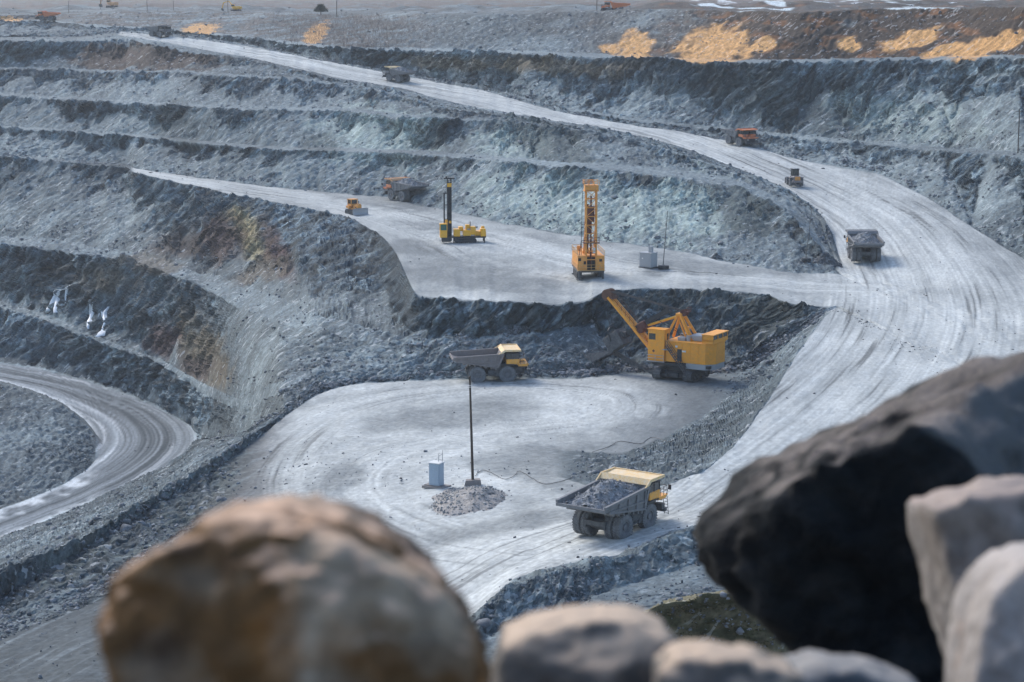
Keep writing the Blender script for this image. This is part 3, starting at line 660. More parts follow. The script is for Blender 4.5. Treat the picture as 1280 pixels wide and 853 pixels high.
def rock_mat(name, a, b, c, scale=1.0, top=None, bump=.6, dist=.05, lo=.78, side=None):
    """broken stone: mottled a/b with c in veins; top = dust and painted-in light on faces that look up"""
    g = NT(name); p = g.objco()
    n1 = g.noise(p, 1.4 * scale, 6, .62); n2 = g.noise(p, 6 * scale, 6, .68); n3 = g.noise(p, 2.6 * scale, 4, .55)
    base = g.mix(g.ramp(n1, .36, .62), a, b)
    base = g.mix(g.math('MULTIPLY', g.ramp(n3, .52, .68), .75), base, c)
    v = g.ramp(n2, .28, .72, .62, 1.35)
    base = g.mix(1.0, base, g.n("ShaderNodeCombineColor", i_0=v, i_1=v, i_2=v).outputs[0], 'MULTIPLY')
    if side:      # the better lit look of faces turned this way, painted in as another colour
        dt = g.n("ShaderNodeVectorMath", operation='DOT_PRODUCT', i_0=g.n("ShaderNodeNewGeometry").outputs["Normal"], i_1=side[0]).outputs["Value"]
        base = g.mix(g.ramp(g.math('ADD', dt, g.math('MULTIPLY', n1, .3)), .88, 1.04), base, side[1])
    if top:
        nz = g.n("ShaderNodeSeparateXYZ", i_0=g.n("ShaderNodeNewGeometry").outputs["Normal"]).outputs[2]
        m = g.ramp(g.math('ADD', nz, g.math('MULTIPLY', n1, .5)), lo, lo + .32)  # settled dust plus the lit look of upper faces, put into the colour
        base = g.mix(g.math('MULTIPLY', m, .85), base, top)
    g.set("Base Color", base); g.set("Roughness", .9); g.set("Specular IOR Level", .25)
    h = g.math('ADD', g.math('MULTIPLY', n1, 1.2), g.math('MULTIPLY', n2, .4))
    g.set("Normal", g.n("ShaderNodeBump", i_Height=h, i_Strength=bump, i_Distance=dist).outputs[0])
    return g.m
M["ore"] = rock_mat("broken_grey_ore", (.10, .115, .13), (.24, .26, .285), (.42, .44, .47), 1.2)
M["stone"] = rock_mat("grey_scree_stone", (.10, .115, .13), (.20, .22, .245), (.34, .36, .38), .35)
M["darkstone"] = rock_mat("dark_heap_stone", (.045, .05, .055), (.10, .11, .12), (.2, .21, .22), .8)
M["tanstone"] = rock_mat("tan_heap_gravel", (.25, .235, .22), (.34, .33, .32), (.44, .43, .42), 1.0)
M["palestone"] = rock_mat("pale_heap_stone", (.20, .21, .215), (.33, .34, .345), (.46, .46, .45), .6)

# ------------------------------------------------------------------ shapes collected into one mesh
class MB:
    def __init__(self): self.bm = bmesh.new()
    def _fin(self, vs, mat):
        if mat is not None: bmesh.ops.transform(self.bm, matrix=mat, verts=vs)
        return vs
    def box(self, c, s, rz=0, mat=None, bev=0.0, ry=0, rx=0):
        r = bmesh.ops.create_cube(self.bm, size=1.0); vs = r["verts"]
        m = Matrix.Translation(c) @ Matrix.Rotation(rz, 4, 'Z') @ Matrix.Rotation(ry, 4, 'Y') @ Matrix.Rotation(rx, 4, 'X') @ Matrix.Diagonal((*s, 1))
        bmesh.ops.transform(self.bm, matrix=m, verts=vs)
        if bev > 0:
            es = list({e for v in vs for e in v.link_edges})
            r2 = bmesh.ops.bevel(self.bm, geom=es, offset=bev, segments=1, affect='EDGES', clamp_overlap=True)
            vs = list({v for f in r2["faces"] for v in f.verts} | {v for v in vs if v.is_valid})
        return self._fin(vs, mat)
    def rod(self, a, b, r, r2=None, n=8, cap=True):
        a, b = Vector(a), Vector(b); d = b - a; l = d.length
        m = Matrix.Translation((a + b) / 2) @ d.to_track_quat('Z', 'Y').to_matrix().to_4x4()
        return bmesh.ops.create_cone(self.bm, cap_ends=cap, segments=n, radius1=r, radius2=r if r2 is None else r2, depth=l, matrix=m)["verts"]
    def beam(self, a, b, w, h, up=(0, 0, 1)):
        a, b = Vector(a), Vector(b); d = b - a; l = d.length; z = d.normalized()
        x = z.cross(Vector(up))
        x = x.normalized() if x.length > 1e-4 else Vector((1, 0, 0))
        y = z.cross(x)
        m = Matrix((x, y, z)).transposed().to_4x4(); m.translation = (a + b) / 2
        return bmesh.ops.create_cube(self.bm, size=1.0, matrix=m @ Matrix.Diagonal((w, h, l, 1)))["verts"]
    def prism(self, poly, y0, y1, axis='Y'):
        """outline in (x, z) pushed from y0 to y1 (or in (x, y) from z0 to z1)"""
        f = (lambda p, q: (p[0], q, p[1])) if axis == 'Y' else (lambda p, q: (p[0], p[1], q)) if axis == 'Z' else (lambda p, q: (q, p[0], p[1]))
        a = [self.bm.verts.new(f(p, y0)) for p in poly]; b = [self.bm.verts.new(f(p, y1)) for p in poly]
        n = len(poly)
        self.bm.faces.new(a); self.bm.faces.new(b[::-1])
        for i in range(n): self.bm.faces.new((a[i], b[i], b[(i + 1) % n], a[(i + 1) % n]))
        return a + b
    def hexa(self, lo, hi):
        """solid from four lower and four upper corners"""
        a = [self.bm.verts.new(p) for p in lo]; b = [self.bm.verts.new(p) for p in hi]
        self.bm.faces.new(a[::-1]); self.bm.faces.new(b)
        for i in range(4): self.bm.faces.new((a[i], a[(i + 1) % 4], b[(i + 1) % 4], b[i]))
    def lathe(self, prof, centre, axis='Y', n=28, closed=True):
        """ring solid: prof = (radius, along axis)"""
        rings = []
        for i in range(n):
            a = 2 * math.pi * i / n; c, s = math.cos(a), math.sin(a); ring = []
            for r, h in prof:
                p = (r * c, h, r * s) if axis == 'Y' else (r * c, r * s, h) if axis == 'Z' else (h, r * c, r * s)
                ring.append(self.bm.verts.new(Vector(centre) + Vector(p)))
            rings.append(ring)
        m = len(prof)
        for i in range(n):
            A, B = rings[i], rings[(i + 1) % n]
            for j in range(m if closed else m - 1):
                k = (j + 1) % m
                try: self.bm.faces.new((A[j], A[k], B[k], B[j]))
                except ValueError: pass
    def torus_link(self, pts, r, n=6):
        for p, q in zip(pts[:-1], pts[1:]): self.rod(p, q, r, n=n)
    def build(self, name, mat, parent=None, smooth=False, loc=None):
        bmesh.ops.recalc_face_normals(self.bm, faces=self.bm.faces[:])
        me = bpy.data.meshes.new(name); self.bm.to_mesh(me); self.bm.free()
        if smooth:
            for p in me.polygons: p.use_smooth = True
            me.set_sharp_from_angle(angle=math.radians(40))
        me.materials.append(mat)
        o = bpy.data.objects.new(name, me); COL.objects.link(o)
        if parent: o.parent = parent
        if loc is not None: o.location = loc
        return o
def empty(name, loc=(0, 0, 0), rz=0, label=None, cat=None, group=None, rx=0, ry=0, scale=1):
    o = bpy.data.objects.new(name, None); COL.objects.link(o)
    o.location = loc; o.rotation_mode = 'XYZ'; o.rotation_euler = (rx, ry, rz); o.scale = (scale,) * 3
    o.empty_display_size = .5
    return tag(o, label, cat, group)
def copy_tree(o, parent=None):
    c = o.copy(); COL.objects.link(c)
    if parent: c.parent = parent
    for ch in list(o.children): copy_tree(ch, c)
    return c
def stone_pool(n, seed, rough=.28):
    """a few angular stones: hulls of jittered points"""
    rg = np.random.default_rng(seed); out = []
    for i in range(n):
        bm = bmesh.new(); s = rg.uniform(.6, 1.0, 3)
        for k in range(11):
            v = rg.normal(size=3); v /= np.linalg.norm(v)
            bm.verts.new(v * s * rg.uniform(.75, 1.0))
        bmesh.ops.convex_hull(bm, input=bm.verts[:])
        bmesh.ops.delete(bm, geom=[v for v in bm.verts if not v.link_faces], context='VERTS')
        bmesh.ops.triangulate(bm, faces=bm.faces[:])
        bm.verts.index_update()
        V = np.array([v.co[:] for v in bm.verts], np.float32); F = np.array([[v.index for v in f.verts] for f in bm.faces], np.int32)
        bm.free(); out.append((V, F))
    return out
STONES = stone_pool(14, 5)
def scatter(name, pos, size, mat, seed=3, parent=None, squash=.75):
    """many stones lying at the given places, one mesh"""
    rg = np.random.default_rng(seed); VV, FF, off = [], [], 0
    kind = rg.integers(0, len(STONES), len(pos))
    ang = rg.uniform(0, 2 * np.pi, len(pos)); tl = rg.normal(0, .35, len(pos))
    for k, (V, F) in enumerate(STONES):
        m = np.where(kind == k)[0]
        if not len(m): continue
        c, s = np.cos(ang[m]), np.sin(ang[m]); ct, st_ = np.cos(tl[m]), np.sin(tl[m])
        P = V[None] * size[m][:, None, None]; P = P * np.array([1, 1, squash])
        x, y, z = P[..., 0], P[..., 1], P[..., 2]
        x, z = x * ct[:, None] - z * st_[:, None], x * st_[:, None] + z * ct[:, None]
        P = np.stack([x * c[:, None] - y * s[:, None], x * s[:, None] + y * c[:, None], z], -1) + pos[m][:, None]
        VV.append(P.reshape(-1, 3)); FF.append((F[None] + (np.arange(len(m)) * len(V))[:, None, None]).reshape(-1, 3) + off); off += len(m) * len(V)
    me = grid_mesh(name, np.concatenate(VV), np.concatenate(FF), smooth=False)
    me.materials.append(mat)
    o = bpy.data.objects.new(name, me); COL.objects.link(o)
    if parent: o.parent = parent
    return o

# ------------------------------------------------------------------ haul trucks (x forward from the rear axle, shifted so the origin lies midway)
def wheel_mesh(name, r, w, lugs=30):
    m = MB()
    m.lathe([(r * .52, -w * .44), (r * .62, -w * .5), (r * .86, -w * .5), (r * .955, -w * .42), (r * .97, 0), (r * .955, w * .42), (r * .86, w * .5), (r * .62, w * .5), (r * .52, w * .44)], (0, 0, 0), n=36)
    for i in range(lugs):
        a = 2 * math.pi * i / lugs
        for s, da in ((-1, 0), (1, math.pi / lugs)):
            c, sn = math.cos(a + da), math.sin(a + da)
            mt = Matrix.Translation((c * r * .965, s * w * .27, sn * r * .965)) @ Matrix.Rotation(-(a + da), 4, 'Y') @ Matrix.Rotation(s * .35, 4, 'X')
            bmesh.ops.create_cube(m.bm, size=1, matrix=mt @ Matrix.Diagonal((r * .09, w * .42, r * .105, 1)))
    bmesh.ops.recalc_face_normals(m.bm, faces=m.bm.faces[:])
    me = bpy.data.meshes.new(name); m.bm.to_mesh(me); m.bm.free()
    me.materials.append(M["tyre"])
    q = MB()
    q.lathe([(r * .53, -w * .40), (r * .53, w * .40), (r * .44, w * .42), (r * .40, w * .25), (r * .24, w * .22), (r * .22, w * .40), (0.001, w * .41), (0.001, -w * .38), (r * .40, -w * .38)], (0, 0, 0), n=28)
    for i in range(10):
        a = 2 * math.pi * i / 10
        q.rod((math.cos(a) * r * .33, w * .2, math.sin(a) * r * .33), (math.cos(a) * r * .33, w * .27, math.sin(a) * r * .33), .05, n=6)
    bmesh.ops.recalc_face_normals(q.bm, faces=q.bm.faces[:])
    mr = bpy.data.meshes.new("rim"); q.bm.to_mesh(mr); q.bm.free(); mr.materials.append(M["rim"])
    return me, mr
WHEEL_ME, RIM_ME = wheel_mesh("wheel", 1.38, .86)
def add_wheel(root, x, y, r=1.38, flip=False):
    w = bpy.data.objects.new("wheel", WHEEL_ME); COL.objects.link(w); w.parent = root
    w.location = (x, y, r); w.scale = (r / 1.38,) * 3
    if flip: w.rotation_euler = (0, 0, math.pi)
    k = bpy.data.objects.new("rim", RIM_ME); COL.objects.link(k); k.parent = w
    return w
def make_truck(label, cab_m, can_m, bed_m, cat="dump truck"):
    t = empty("dump_truck", label=label, cat=cat, group="haul trucks in the quarry")
    ox = -2.4
    X_ = lambda x: x + ox
    # chassis
    m = MB()
    for s in (-1, 1):
        m.prism([(X_(-1.6), 1.3), (X_(-1.6), 2.1), (X_(2.5), 2.1), (X_(4.2), 2.3), (X_(8.1), 2.2), (X_(8.1), 1.5), (X_(4.0), 1.45), (X_(2.5), 1.25)], s * 1.15 - .17, s * 1.15 + .17)
    m.box((X_(0), 0, 1.42), (1.3, 3.0, 1.15), bev=.25); m.box((X_(-1.5), 0, 1.8), (.25, 2.4, .5))
    m.rod((X_(0), -2.3, 1.38), (X_(0), 2.3, 1.38), .42, n=12); m.rod((X_(4.9), -2.2, 1.38), (X_(4.9), 2.2, 1.38), .3, n=12)
    m.box((X_(6.5), 0, 2.0), (2.9, 3.0, 1.3), bev=.12)
    for s in (-1, 1):
        m.rod((X_(2.6), s * 1.0, 1.5), (X_(1.6), s * 1.0, 3.1), .17, n=10)             # hoist rams
        m.rod((X_(4.9), s * 1.55, 1.5), (X_(5.0), s * 1.5, 2.9), .2, n=10)             # suspension legs
        m.beam((X_(3.35), s * 2.35, 1.05), (X_(3.55), s * 2.35, 2.75), .22, .9)         # rear mudguard stay
        m.prism([(X_(3.35), 2.75), (X_(3.55), 3.0), (X_(6.4), 3.0), (X_(6.4), 2.88), (X_(3.65), 2.88), (X_(3.45), 2.7)], s * 2.2 - .6, s * 2.2 + .6)
        m.rod((X_(-.4), s * .9, 1.6), (X_(-.9), s * .9, 2.9), .16, n=8)
    m.build("chassis", M["frame"], t)
    for s in (-1, 1):
        k = MB(); k.rod((X_(1.75), s * 2.05, 1.75), (X_(3.15), s * 2.05, 1.75), .52, n=16); k.box((X_(2.45), s * 2.05, 1.22), (1.0, .7, .18)); k.build("tank", M["frame"], t, True)
    # wheels
    for s in (-1, 1):
        add_wheel(t, X_(4.9), s * 2.25, flip=(s < 0)); add_wheel(t, X_(0), s * 2.42, flip=(s < 0)); add_wheel(t, X_(0), s * 1.42, flip=(s < 0))
    # dump body
    m = MB()
    side = [(-3.9, 4.3), (-3.8, 3.85), (-3.1, 3.62), (3.1, 2.5), (3.35, 2.6), (4.3, 4.72), (3.9, 4.74)]
    for s in (-1, 1):
        y0, y1 = s * 2.72, s * 2.88
        m.prism([(X_(a), b) for a, b in side], min(y0, y1), max(y0, y1))
        m.beam((X_(-3.9), s * 2.9, 4.26), (X_(4.15), s * 2.9, 4.68), .3, .26)
        m.beam((X_(-3.2), s * 2.93, 3.72), (X_(3.7), s * 2.93, 3.35), .16, .18)
        m.beam((X_(-3.2), s * 2.93, 3.62), (X_(3.2), s * 2.93, 2.6), .18, .2)
        for x in (-1.6, .1, 1.7, 3.25):
            f = (x + 3.1) / 6.2
            m.beam((X_(x), s * 2.93, 3.62 - 1.08 * f), (X_(x + .25), s * 2.93, 4.35 + .2 * f), .24, .16)
        m.beam((X_(3.3), s * 2.92, 2.6), (X_(4.25), s * 2.92, 4.75), .2, .3)
        for x in (-2.2, -1.3, -.4, .5, 1.4, 2.3, 3.0):
            f = (x + 3.1) / 6.2
            m.box((X_(x), s * 2.3, 3.42 - 1.1 * f), (.22, 1.1, .34))
    m.prism([(X_(-3.95), 4.05), (X_(-3.95), 3.8), (X_(-3.1), 3.5), (X_(3.2), 2.38), (X_(4.45), 5.0), (X_(4.25), 5.02), (X_(3.1), 2.6), (X_(-3.1), 3.72)], -2.72, 2.72)
    m.box((X_(-3.92), 0, 3.95), (.22, 5.9, .32))
    for x in (-2.0, -.4, 1.2, 2.7):
        m.box((X_(x), 0, 3.42 - 1.1 * (x + 3.1) / 6.2), (.25, 5.2, .3))
    body = m.build("dump_body", bed_m, t)
    m = MB()
    m.prism([(X_(4.2), 4.92), (X_(4.55), 5.12), (X_(7.0), 5.2), (X_(7.0), 5.3), (X_(4.5), 5.22), (X_(4.0), 4.98)], -2.98, 2.98)
    for s in (-1, 1):
        m.prism([(X_(3.35), 4.74), (X_(4.25), 4.9), (X_(4.5), 5.12), (X_(7.05), 5.14), (X_(7.05), 5.42), (X_(4.4), 5.44)], s * 3.0 - .06, s * 3.0 + .06)
    m.box((X_(7.02), 0, 5.26), (.14, 6.0, .26)); m.prism([(X_(3.95), 4.9), (X_(4.15), 4.9), (X_(4.5), 5.42), (X_(4.4), 5.44)], -2.9, 2.9)
    m.build("canopy", can_m, body)
    # cab and deck
    m = MB()
    m.box((X_(5.75), -1.55, 3.45), (2.1, 2.3, .82), bev=.08); m.box((X_(5.75), 1.55, 3.45), (2.1, 2.3, .82), bev=.08); m.box((X_(5.5), 0, 3.3), (1.5, .9, .6))
    cab = m.build("cab", cab_m, t)
    m = MB()
    for s in (-1, 1):
        for x in (4.78, 5.7, 6.74): m.box((X_(x), s * 2.62, 4.28), (.1, .1, .9)); m.box((X_(x), s * .5, 4.28), (.1, .1, .9))
        m.box((X_(5.75), s * 1.55, 4.78), (2.25, 2.4, .12), bev=.03)
    m.build("cab_frame", M["black"], cab)
    for s in (-1, 1):
        w = MB(); w.box((X_(5.75), s * 1.55, 4.28), (1.94, 2.14, .88)); w.build("window", M["glass"], cab)
        w = MB(); w.box((X_(6.0), s * 2.64, 3.42), (.75, .03, .72)); w.box((X_(6.3), s * 2.66, 3.5), (.12, .04, .05)); w.build("door", cab_m, cab)
    m = MB(); m.box((X_(7.2), 0, 2.98), (2.3, 5.3, .1)); m.box((X_(7.45), 0, 2.78), (1.55, 5.1, .34), bev=.06); m.box((X_(7.1), 0, 3.2), (1.5, 1.5, .4), bev=.1); m.build("bonnet", cab_m, t)
    m = MB(); m.box((X_(8.15), 0, 2.1), (.12, 2.5, 1.1))
    for i in range(7): m.box((X_(8.22), 0, 1.66 + i * .15), (.06, 2.4, .05))
    m.build("grille", M["black"], t)
    m = MB(); m.box((X_(8.3), 0, 1.3), (.5, 4.9, .42), bev=.08); m.box((X_(7.9), 1.9, 1.75), (.6, .9, .6)); m.box((X_(7.9), -1.9, 1.75), (.6, .9, .6)); m.build("bumper", M["frame"], t)
    for s in (-1, 1):
        k = MB(); k.box((X_(8.28), s * 1.7, 2.35), (.14, .55, .26), bev=.03); k.build("headlight", M["lamp"], t)
        k = MB(); k.rod((X_(8.1), s * 2.6, 3.0), (X_(8.2), s * 2.85, 3.9), .03, n=5); k.box((X_(8.22), s * 2.95, 3.8), (.1, .35, .55), bev=.03); k.build("mirror", M["black"], t)
        k = MB()
        for z in (3.45, 3.95): k.rod((X_(6.9), s * 2.6, z), (X_(8.25), s * 2.6, z), .03, n=5)
        for x in (7.0, 7.6, 8.25): k.rod((X_(x), s * 2.6, 3.0), (X_(x), s * 2.6, 3.95), .03, n=5)
        k.rod((X_(8.25), s * 2.6, 3.95), (X_(8.25), s * .7, 3.95), .03, n=5); k.rod((X_(8.25), s * 2.6, 3.45), (X_(8.25), s * .7, 3.45), .03, n=5)
        k.build("handrail", M["frame"], t)
        k = MB()
        for y in (2.05, 2.55): k.rod((X_(8.6), s * y, .75), (X_(8.3), s * y, 2.95), .035, n=5)
        for i in range(7): k.rod((X_(8.58 - .043 * i), s * 2.05, .85 + i * .32), (X_(8.58 - .043 * i), s * 2.55, .85 + i * .32), .03, n=5)
        k.build("ladder", M["frame"], t)
    return t
def make_load(label, hi=1.0, group="ore heaped on the trucks"):
    """broken ore heaped on a dump body: stones over a heap"""
    m = MB(); nx, ny = 26, 22; vs = []
    for i in range(nx):
        for j in range(ny):
            x = -3.35 + 7.35 * i / (nx - 1); y = -2.66 + 5.32 * j / (ny - 1)
            fl = 3.68 - 1.1 * (x + 3.1) / 6.2 if x < 3.1 else 2.6 + (x - 3.1) * 2.1
            e = min(1, (1 - abs(y) / 2.7) * 1.7) * min(1, (x + 3.75) / 1.9)
            peak = 1.05 * hi * math.exp(-((x - 1.1) / 2.6) ** 2 - (y / 1.9) ** 2)
            h = 3.9 + .32 * e + peak * 1.25 + .16 * (x + 3.3) / 7 + .09 * math.sin(x * 3.1 + y * 2.3) + .07 * math.sin(y * 5.2 - x * 2.7)
            vs.append(m.bm.verts.new((x - 2.4, y, max(h * 1.0, fl + .03) if e > 0.04 else max(3.95, fl + .03))))
    for i in range(nx - 1):
        for j in range(ny - 1):
            m.bm.faces.new((vs[i * ny + j], vs[(i + 1) * ny + j], vs[(i + 1) * ny + j + 1], vs[i * ny + j + 1]))
    P = np.array([v.co[:] for v in vs])
    o = m.build("ore_load", M["ore"])
    rg = np.random.default_rng(4); k = rg.integers(0, len(P), 900)
    pos = P[k] + np.stack([rg.normal(0, .12, 900), rg.normal(0, .10, 900), rg.normal(.02, .05, 900)], 1)
    pos[:, 1] = np.clip(pos[:, 1], -2.55, 2.55)
    size = np.minimum(.055 * np.exp(rg.normal(.35, .55, 900)), .42)
    s = scatter("ore_stone_tmp", pos, size, M["ore"], 8)
    bm = bmesh.new(); bm.from_mesh(o.data); bm.from_mesh(s.data); bm.to_mesh(o.data); bm.free()
    bpy.data.objects.remove(s)
    return tag(o, label, "load", group)
def heading(a, b, z):
    v = at(*b, z) - at(*a, z); return math.atan2(v.y, v.x)
def put(root, p, h, pitch=0.0, roll=0.0, scale=1.0):
    root.location = p; root.rotation_euler = (roll, -pitch, h); root.scale = (scale,) * 3
    return root
TR_Y = make_truck("loaded grey truck with dusty yellow canopy climbing past the pole and pale blue cabinet", M["yellow"], M["canopy"], M["bed"])
p = gp(770, 664); h1 = heading((775, 679), (819, 662), -54.4); put(TR_Y, p + Vector((0, 0, -.05)), h1, .03)
LOAD = make_load("heap of broken ore in the truck nearest the pole on its stony mound", 1.0); put(LOAD, TR_Y.location, h1, .03)
def more_truck(label, p, h, pitch=0, scale=1.0, cab=None, can=None, bed=None, load=None, hi=1.0):
    t = copy_tree(TR_Y); t["label"] = label; put(t, p, h, pitch, 0, scale)
    def swap(o):
        for ch in o.children:
            nm = ch.name.split(".")[0]
            mm = {"dump_body": bed, "canopy": can, "cab": cab, "door": cab, "bonnet": cab}.get(nm)
            if mm:
                ch.material_slots[0].link = 'OBJECT'; ch.material_slots[0].material = mm
            swap(ch)
    swap(t)
    if load:
        l = LOAD.copy(); COL.objects.link(l); l["label"] = load; put(l, p, h, pitch, 0, scale)
    return t
more_truck("empty brown bodied truck with yellow cab standing below the pit face", gp(613, 475.5), math.radians(7), bed=M["bedbrown"])
more_truck("loaded grey truck with orange canopy on the drill bench behind the bulldozer", gp(506, 251), math.radians(128), can=M["canopyo"], cab=M["orange"], load="ore heaped in the orange canopied truck on the drill bench", hi=.7)
more_truck("loaded truck seen from behind on the wide road bend", gp(1079, 325), math.radians(90), .02, can=M["bed"], load="dark ore in the truck seen from behind on the road bend")
more_truck("orange cabbed truck coming down the ramp above the wheel loader", gp(924, 181), math.radians(-56), -.08, .84, cab=M["orange"], can=M["orange"])
more_truck("grey loaded truck high on the ramp behind its stony berm", gp(497, 102), math.radians(140), .07, .84, cab=M["bed"], load="ore in the truck high on the ramp behind the berm")
more_truck("dust veiled grey truck at the far top end of the ramp", gp(199, 46.5), math.radians(-35), -.06, .84, cab=M["bed"], can=M["bed"])
more_truck("small orange truck on the uppermost bench at the far left rim", gp(60, 26.5), math.radians(170), 0, .84, cab=M["orange"], can=M["orange"], bed=M["orange"])
pr_ = gp(769, 13.5); pr_ = atd(769, 13.5, pr_.y + 16); pr_.z -= 1.2
RIM_TRUCK = more_truck("orange truck mostly hidden behind the rim with only its canopy showing", pr_, math.radians(175), 0, .84, cab=M["orange"], can=M["orange"], bed=M["orange"])

# ------------------------------------------------------------------ crawler track: a belt with shoes round its rollers (along x, at z 0)
def crawler(name, mat, parent, L, H, W, at_=(0, 0), n=None, along='X'):
    r = H / 2; straight = L - H; per = 2 * straight + 2 * math.pi * r
    n = n or int(per / .42); m = MB()
    for i in range(n):
        s = per * i / n
        if s < straight: x, z, a = -straight / 2 + s, H - .06, 0
        elif s < straight + math.pi * r: q = (s - straight) / r; x, z, a = straight / 2 + math.sin(q) * (r - .06), r + math.cos(q) * (r - .06), q
        elif s < 2 * straight + math.pi * r: x, z, a = straight / 2 - (s - straight - math.pi * r), .06, math.pi
        else: q = (s - 2 * straight - math.pi * r) / r; x, z, a = -straight / 2 - math.sin(q) * (r - .06), r - math.cos(q) * (r - .06), math.pi + q
        m.box((x, 0, z), (per / n * .86, W, .13), ry=a)
    m.box((0, 0, r), (straight + r * .9, W * .45, H * .72), bev=.1)
    for k in range(5):
        x = -straight / 2 + straight * k / 4
        m.rod((x, -W * .36, r * (1 if k in (0, 4) else .55)), (x, W * .36, r * (1 if k in (0, 4) else .55)), r * (.8 if k in (0, 4) else .42), n=14)
    o = m.build(name, mat, parent)
    o.location = (at_[0], at_[1], 0)
    if along == 'Y': o.rotation_euler = (0, 0, math.pi / 2)
    return o
def railing(m, pts, h=1.1, r=.035, step=1.4):
    for a, b in zip(pts[:-1], pts[1:]):
        a, b = Vector(a), Vector(b); n = max(1, int((b - a).length / step))
        for i in range(n + 1):
            q = a.lerp(b, i / n); m.rod(q, q + Vector((0, 0, h)), r, n=5)
        for z in (h * .5, h): m.rod(a + Vector((0, 0, z)), b + Vector((0, 0, z)), r, n=5)

# ------------------------------------------------------------------ electric rope shovel (x forward, centre pin at the origin)
sp = gp(852, 472)
sh = empty("rope_shovel", sp, math.radians(150), "big yellow rope shovel with raised boom digging at the dark pit wall", "excavator")
m = MB(); m.box((0, 0, 1.0), (4.2, 4.4, 1.0), bev=.15); m.lathe([(2.0, 1.4), (2.3, 1.5), (2.3, 2.1), (2.0, 2.2)], (0, 0, 0), 'Z', 32); m.rod((0, 0, 1.4), (0, 0, 2.3), 1.9, n=28)
m.rod((2.7, 3.0, .8), (-2.7, 3.0, .8), .25, n=10); m.rod((2.7, -3.0, .8), (-2.7, -3.0, .8), .25, n=10); m.box((0, 3.1, .95), (2.2, .7, .8), bev=.1); m.box((.9, 3.5, .9), (.5, .4, .5)); m.box((-1.0, 3.5, .9), (.5, .4, .5))
m.build("undercarriage", M["black"], sh)
for s in (-1, 1): crawler("crawler_track", M["frame"], sh, 7.4, 1.7, 1.45, (s * 2.75, 0), along='Y')
m = MB(); m.box((-1.2, 0, 2.55), (10.4, 5.8, .5), bev=.05); m.build("deck", M["black"], sh)
def octo(x0, x1, w, c):   # plan of the house with cut rear corners
    return [(x1, -w), (x1, w), (x0 + c, w), (x0, w - c), (x0, -w + c), (x0 + c, -w)]
m = MB(); m.prism(octo(-6.95, 1.4, 3.02, 1.3), 3.02, 6.3, 'Z')
for z in (3.8, 4.55, 5.3): m.prism(octo(-6.96, 1.41, 3.035, 1.3), z, z + .03, 'Z')
for x in (-4.4, -3.0, -1.6, -.2): m.box((x, 3.03, 4.66), (.05, .06, 3.2))
m.prism(octo(-7.02, 1.5, 3.12, 1.3), 6.3, 6.42, 'Z')
m.box((2.6, -1.9, 4.2), (2.4, 2.0, 2.4), bev=.05)
house = m.build("machinery_house", M["shovel"], sh)
m = MB(); m.prism(octo(-6.9, -2.2, 2.95, 1.25), 2.1, 3.0, 'Z'); m.build("counterweight", M["greybox"], sh)
m = MB(); m.box((-1.1, 3.03, 4.2), (.8, .06, 2.0)); m.build("door", M["black"], house)
m = MB(); m.box((-1.9, 3.06, 4.9), (.7, .03, .28)); m.box((-.55, 3.06, 5.6), (.4, .03, .3)); m.build("notice_plate", M["white"], house)
m = MB()
m.box((-3.2, 0, 6.9), (2.2, 2.6, .9), bev=.08); m.box((-.2, -1.2, 6.8), (1.6, 1.2, .75), bev=.06); m.rod((-2.0, 1.6, 6.42), (-2.0, 1.6, 7.3), .35, n=12); m.box((-.9, 1.5, 6.7), (1.3, 1.1, .55), bev=.05); m.build("roof_machinery", M["greybox"], house)
m = MB(); m.box((-5.95, 0, 6.75), (1.95, 5.7, .64)); m.box((-5.1, 0, 7.3), (.25, 5.7, 1.0)); m.box((-5.95, 2.78, 7.3), (1.95, .14, 1.0)); m.box((-5.95, -2.78, 7.3), (1.95, .14, 1.0))
for y in (-2.75, -.95, .95, 2.75): m.box((-6.86, y, 7.3), (.13, .16, 1.0))
m.box((-5.95, 0, 7.86), (2.15, 5.95, .12)); rc = m.build("rear_cabin", M["shovel"], house)
m = MB(); m.box((-6.83, 0, 7.3), (.05, 5.5, .95)); m.build("window", M["glass"], rc)
m = MB(); m.box((2.95, 2.4, 5.5), (2.95, 1.9, 5.2), bev=.06); m.box((3.0, 2.4, 8.14), (3.2, 2.1, .1)); m.box((3.2, 2.4, 3.4), (2.6, 2.0, .12))
cabn = m.build("operator_cab", M["shovel"], sh)
for c, s in (((3.65, 3.36, 6.95), (1.15, .05, 1.0)), ((4.43, 2.4, 6.95), (.05, 1.5, 1.2)), ((1.47, 2.1, 6.9), (.05, .6, 1.1))):
    m = MB(); m.box(c, s); m.build("window", M["glass"], cabn)
m = MB(); m.box((3.4, 3.36, 4.6), (.35, .04, .35), ry=.78); m.build("emblem", M["maroon"], cabn)
m = MB()
for s in (-1, 1):
    m.beam((2.2, s * 1.5, 6.35), (.5, s * .55, 10.3), .34, .34); m.beam((-2.4, s * 1.35, 6.4), (-.1, s * .6, 10.3), .5, .42)
    m.beam((-1.5, s * 1.1, 6.4), (.25, s * .55, 9.6), .22, .22)
for f in (.06, .5, .95): m.beam((-2.4 + 2.3 * f, -1.35 + .75 * f, 6.4 + 3.9 * f), (-2.4 + 2.3 * f, 1.35 - .75 * f, 6.4 + 3.9 * f), .45, .3)
m.box((.2, 0, 10.4), (1.1, 1.7, .5), bev=.1); gan = m.build("gantry", M["shovel"], sh)
m = MB()
for y in (-.5, 0, .5): m.lathe([(.1, -.07), (.55, -.1), (.48, 0), (.55, .1), (.1, .07)], (-.5, y, 10.7), 'Y', 20)
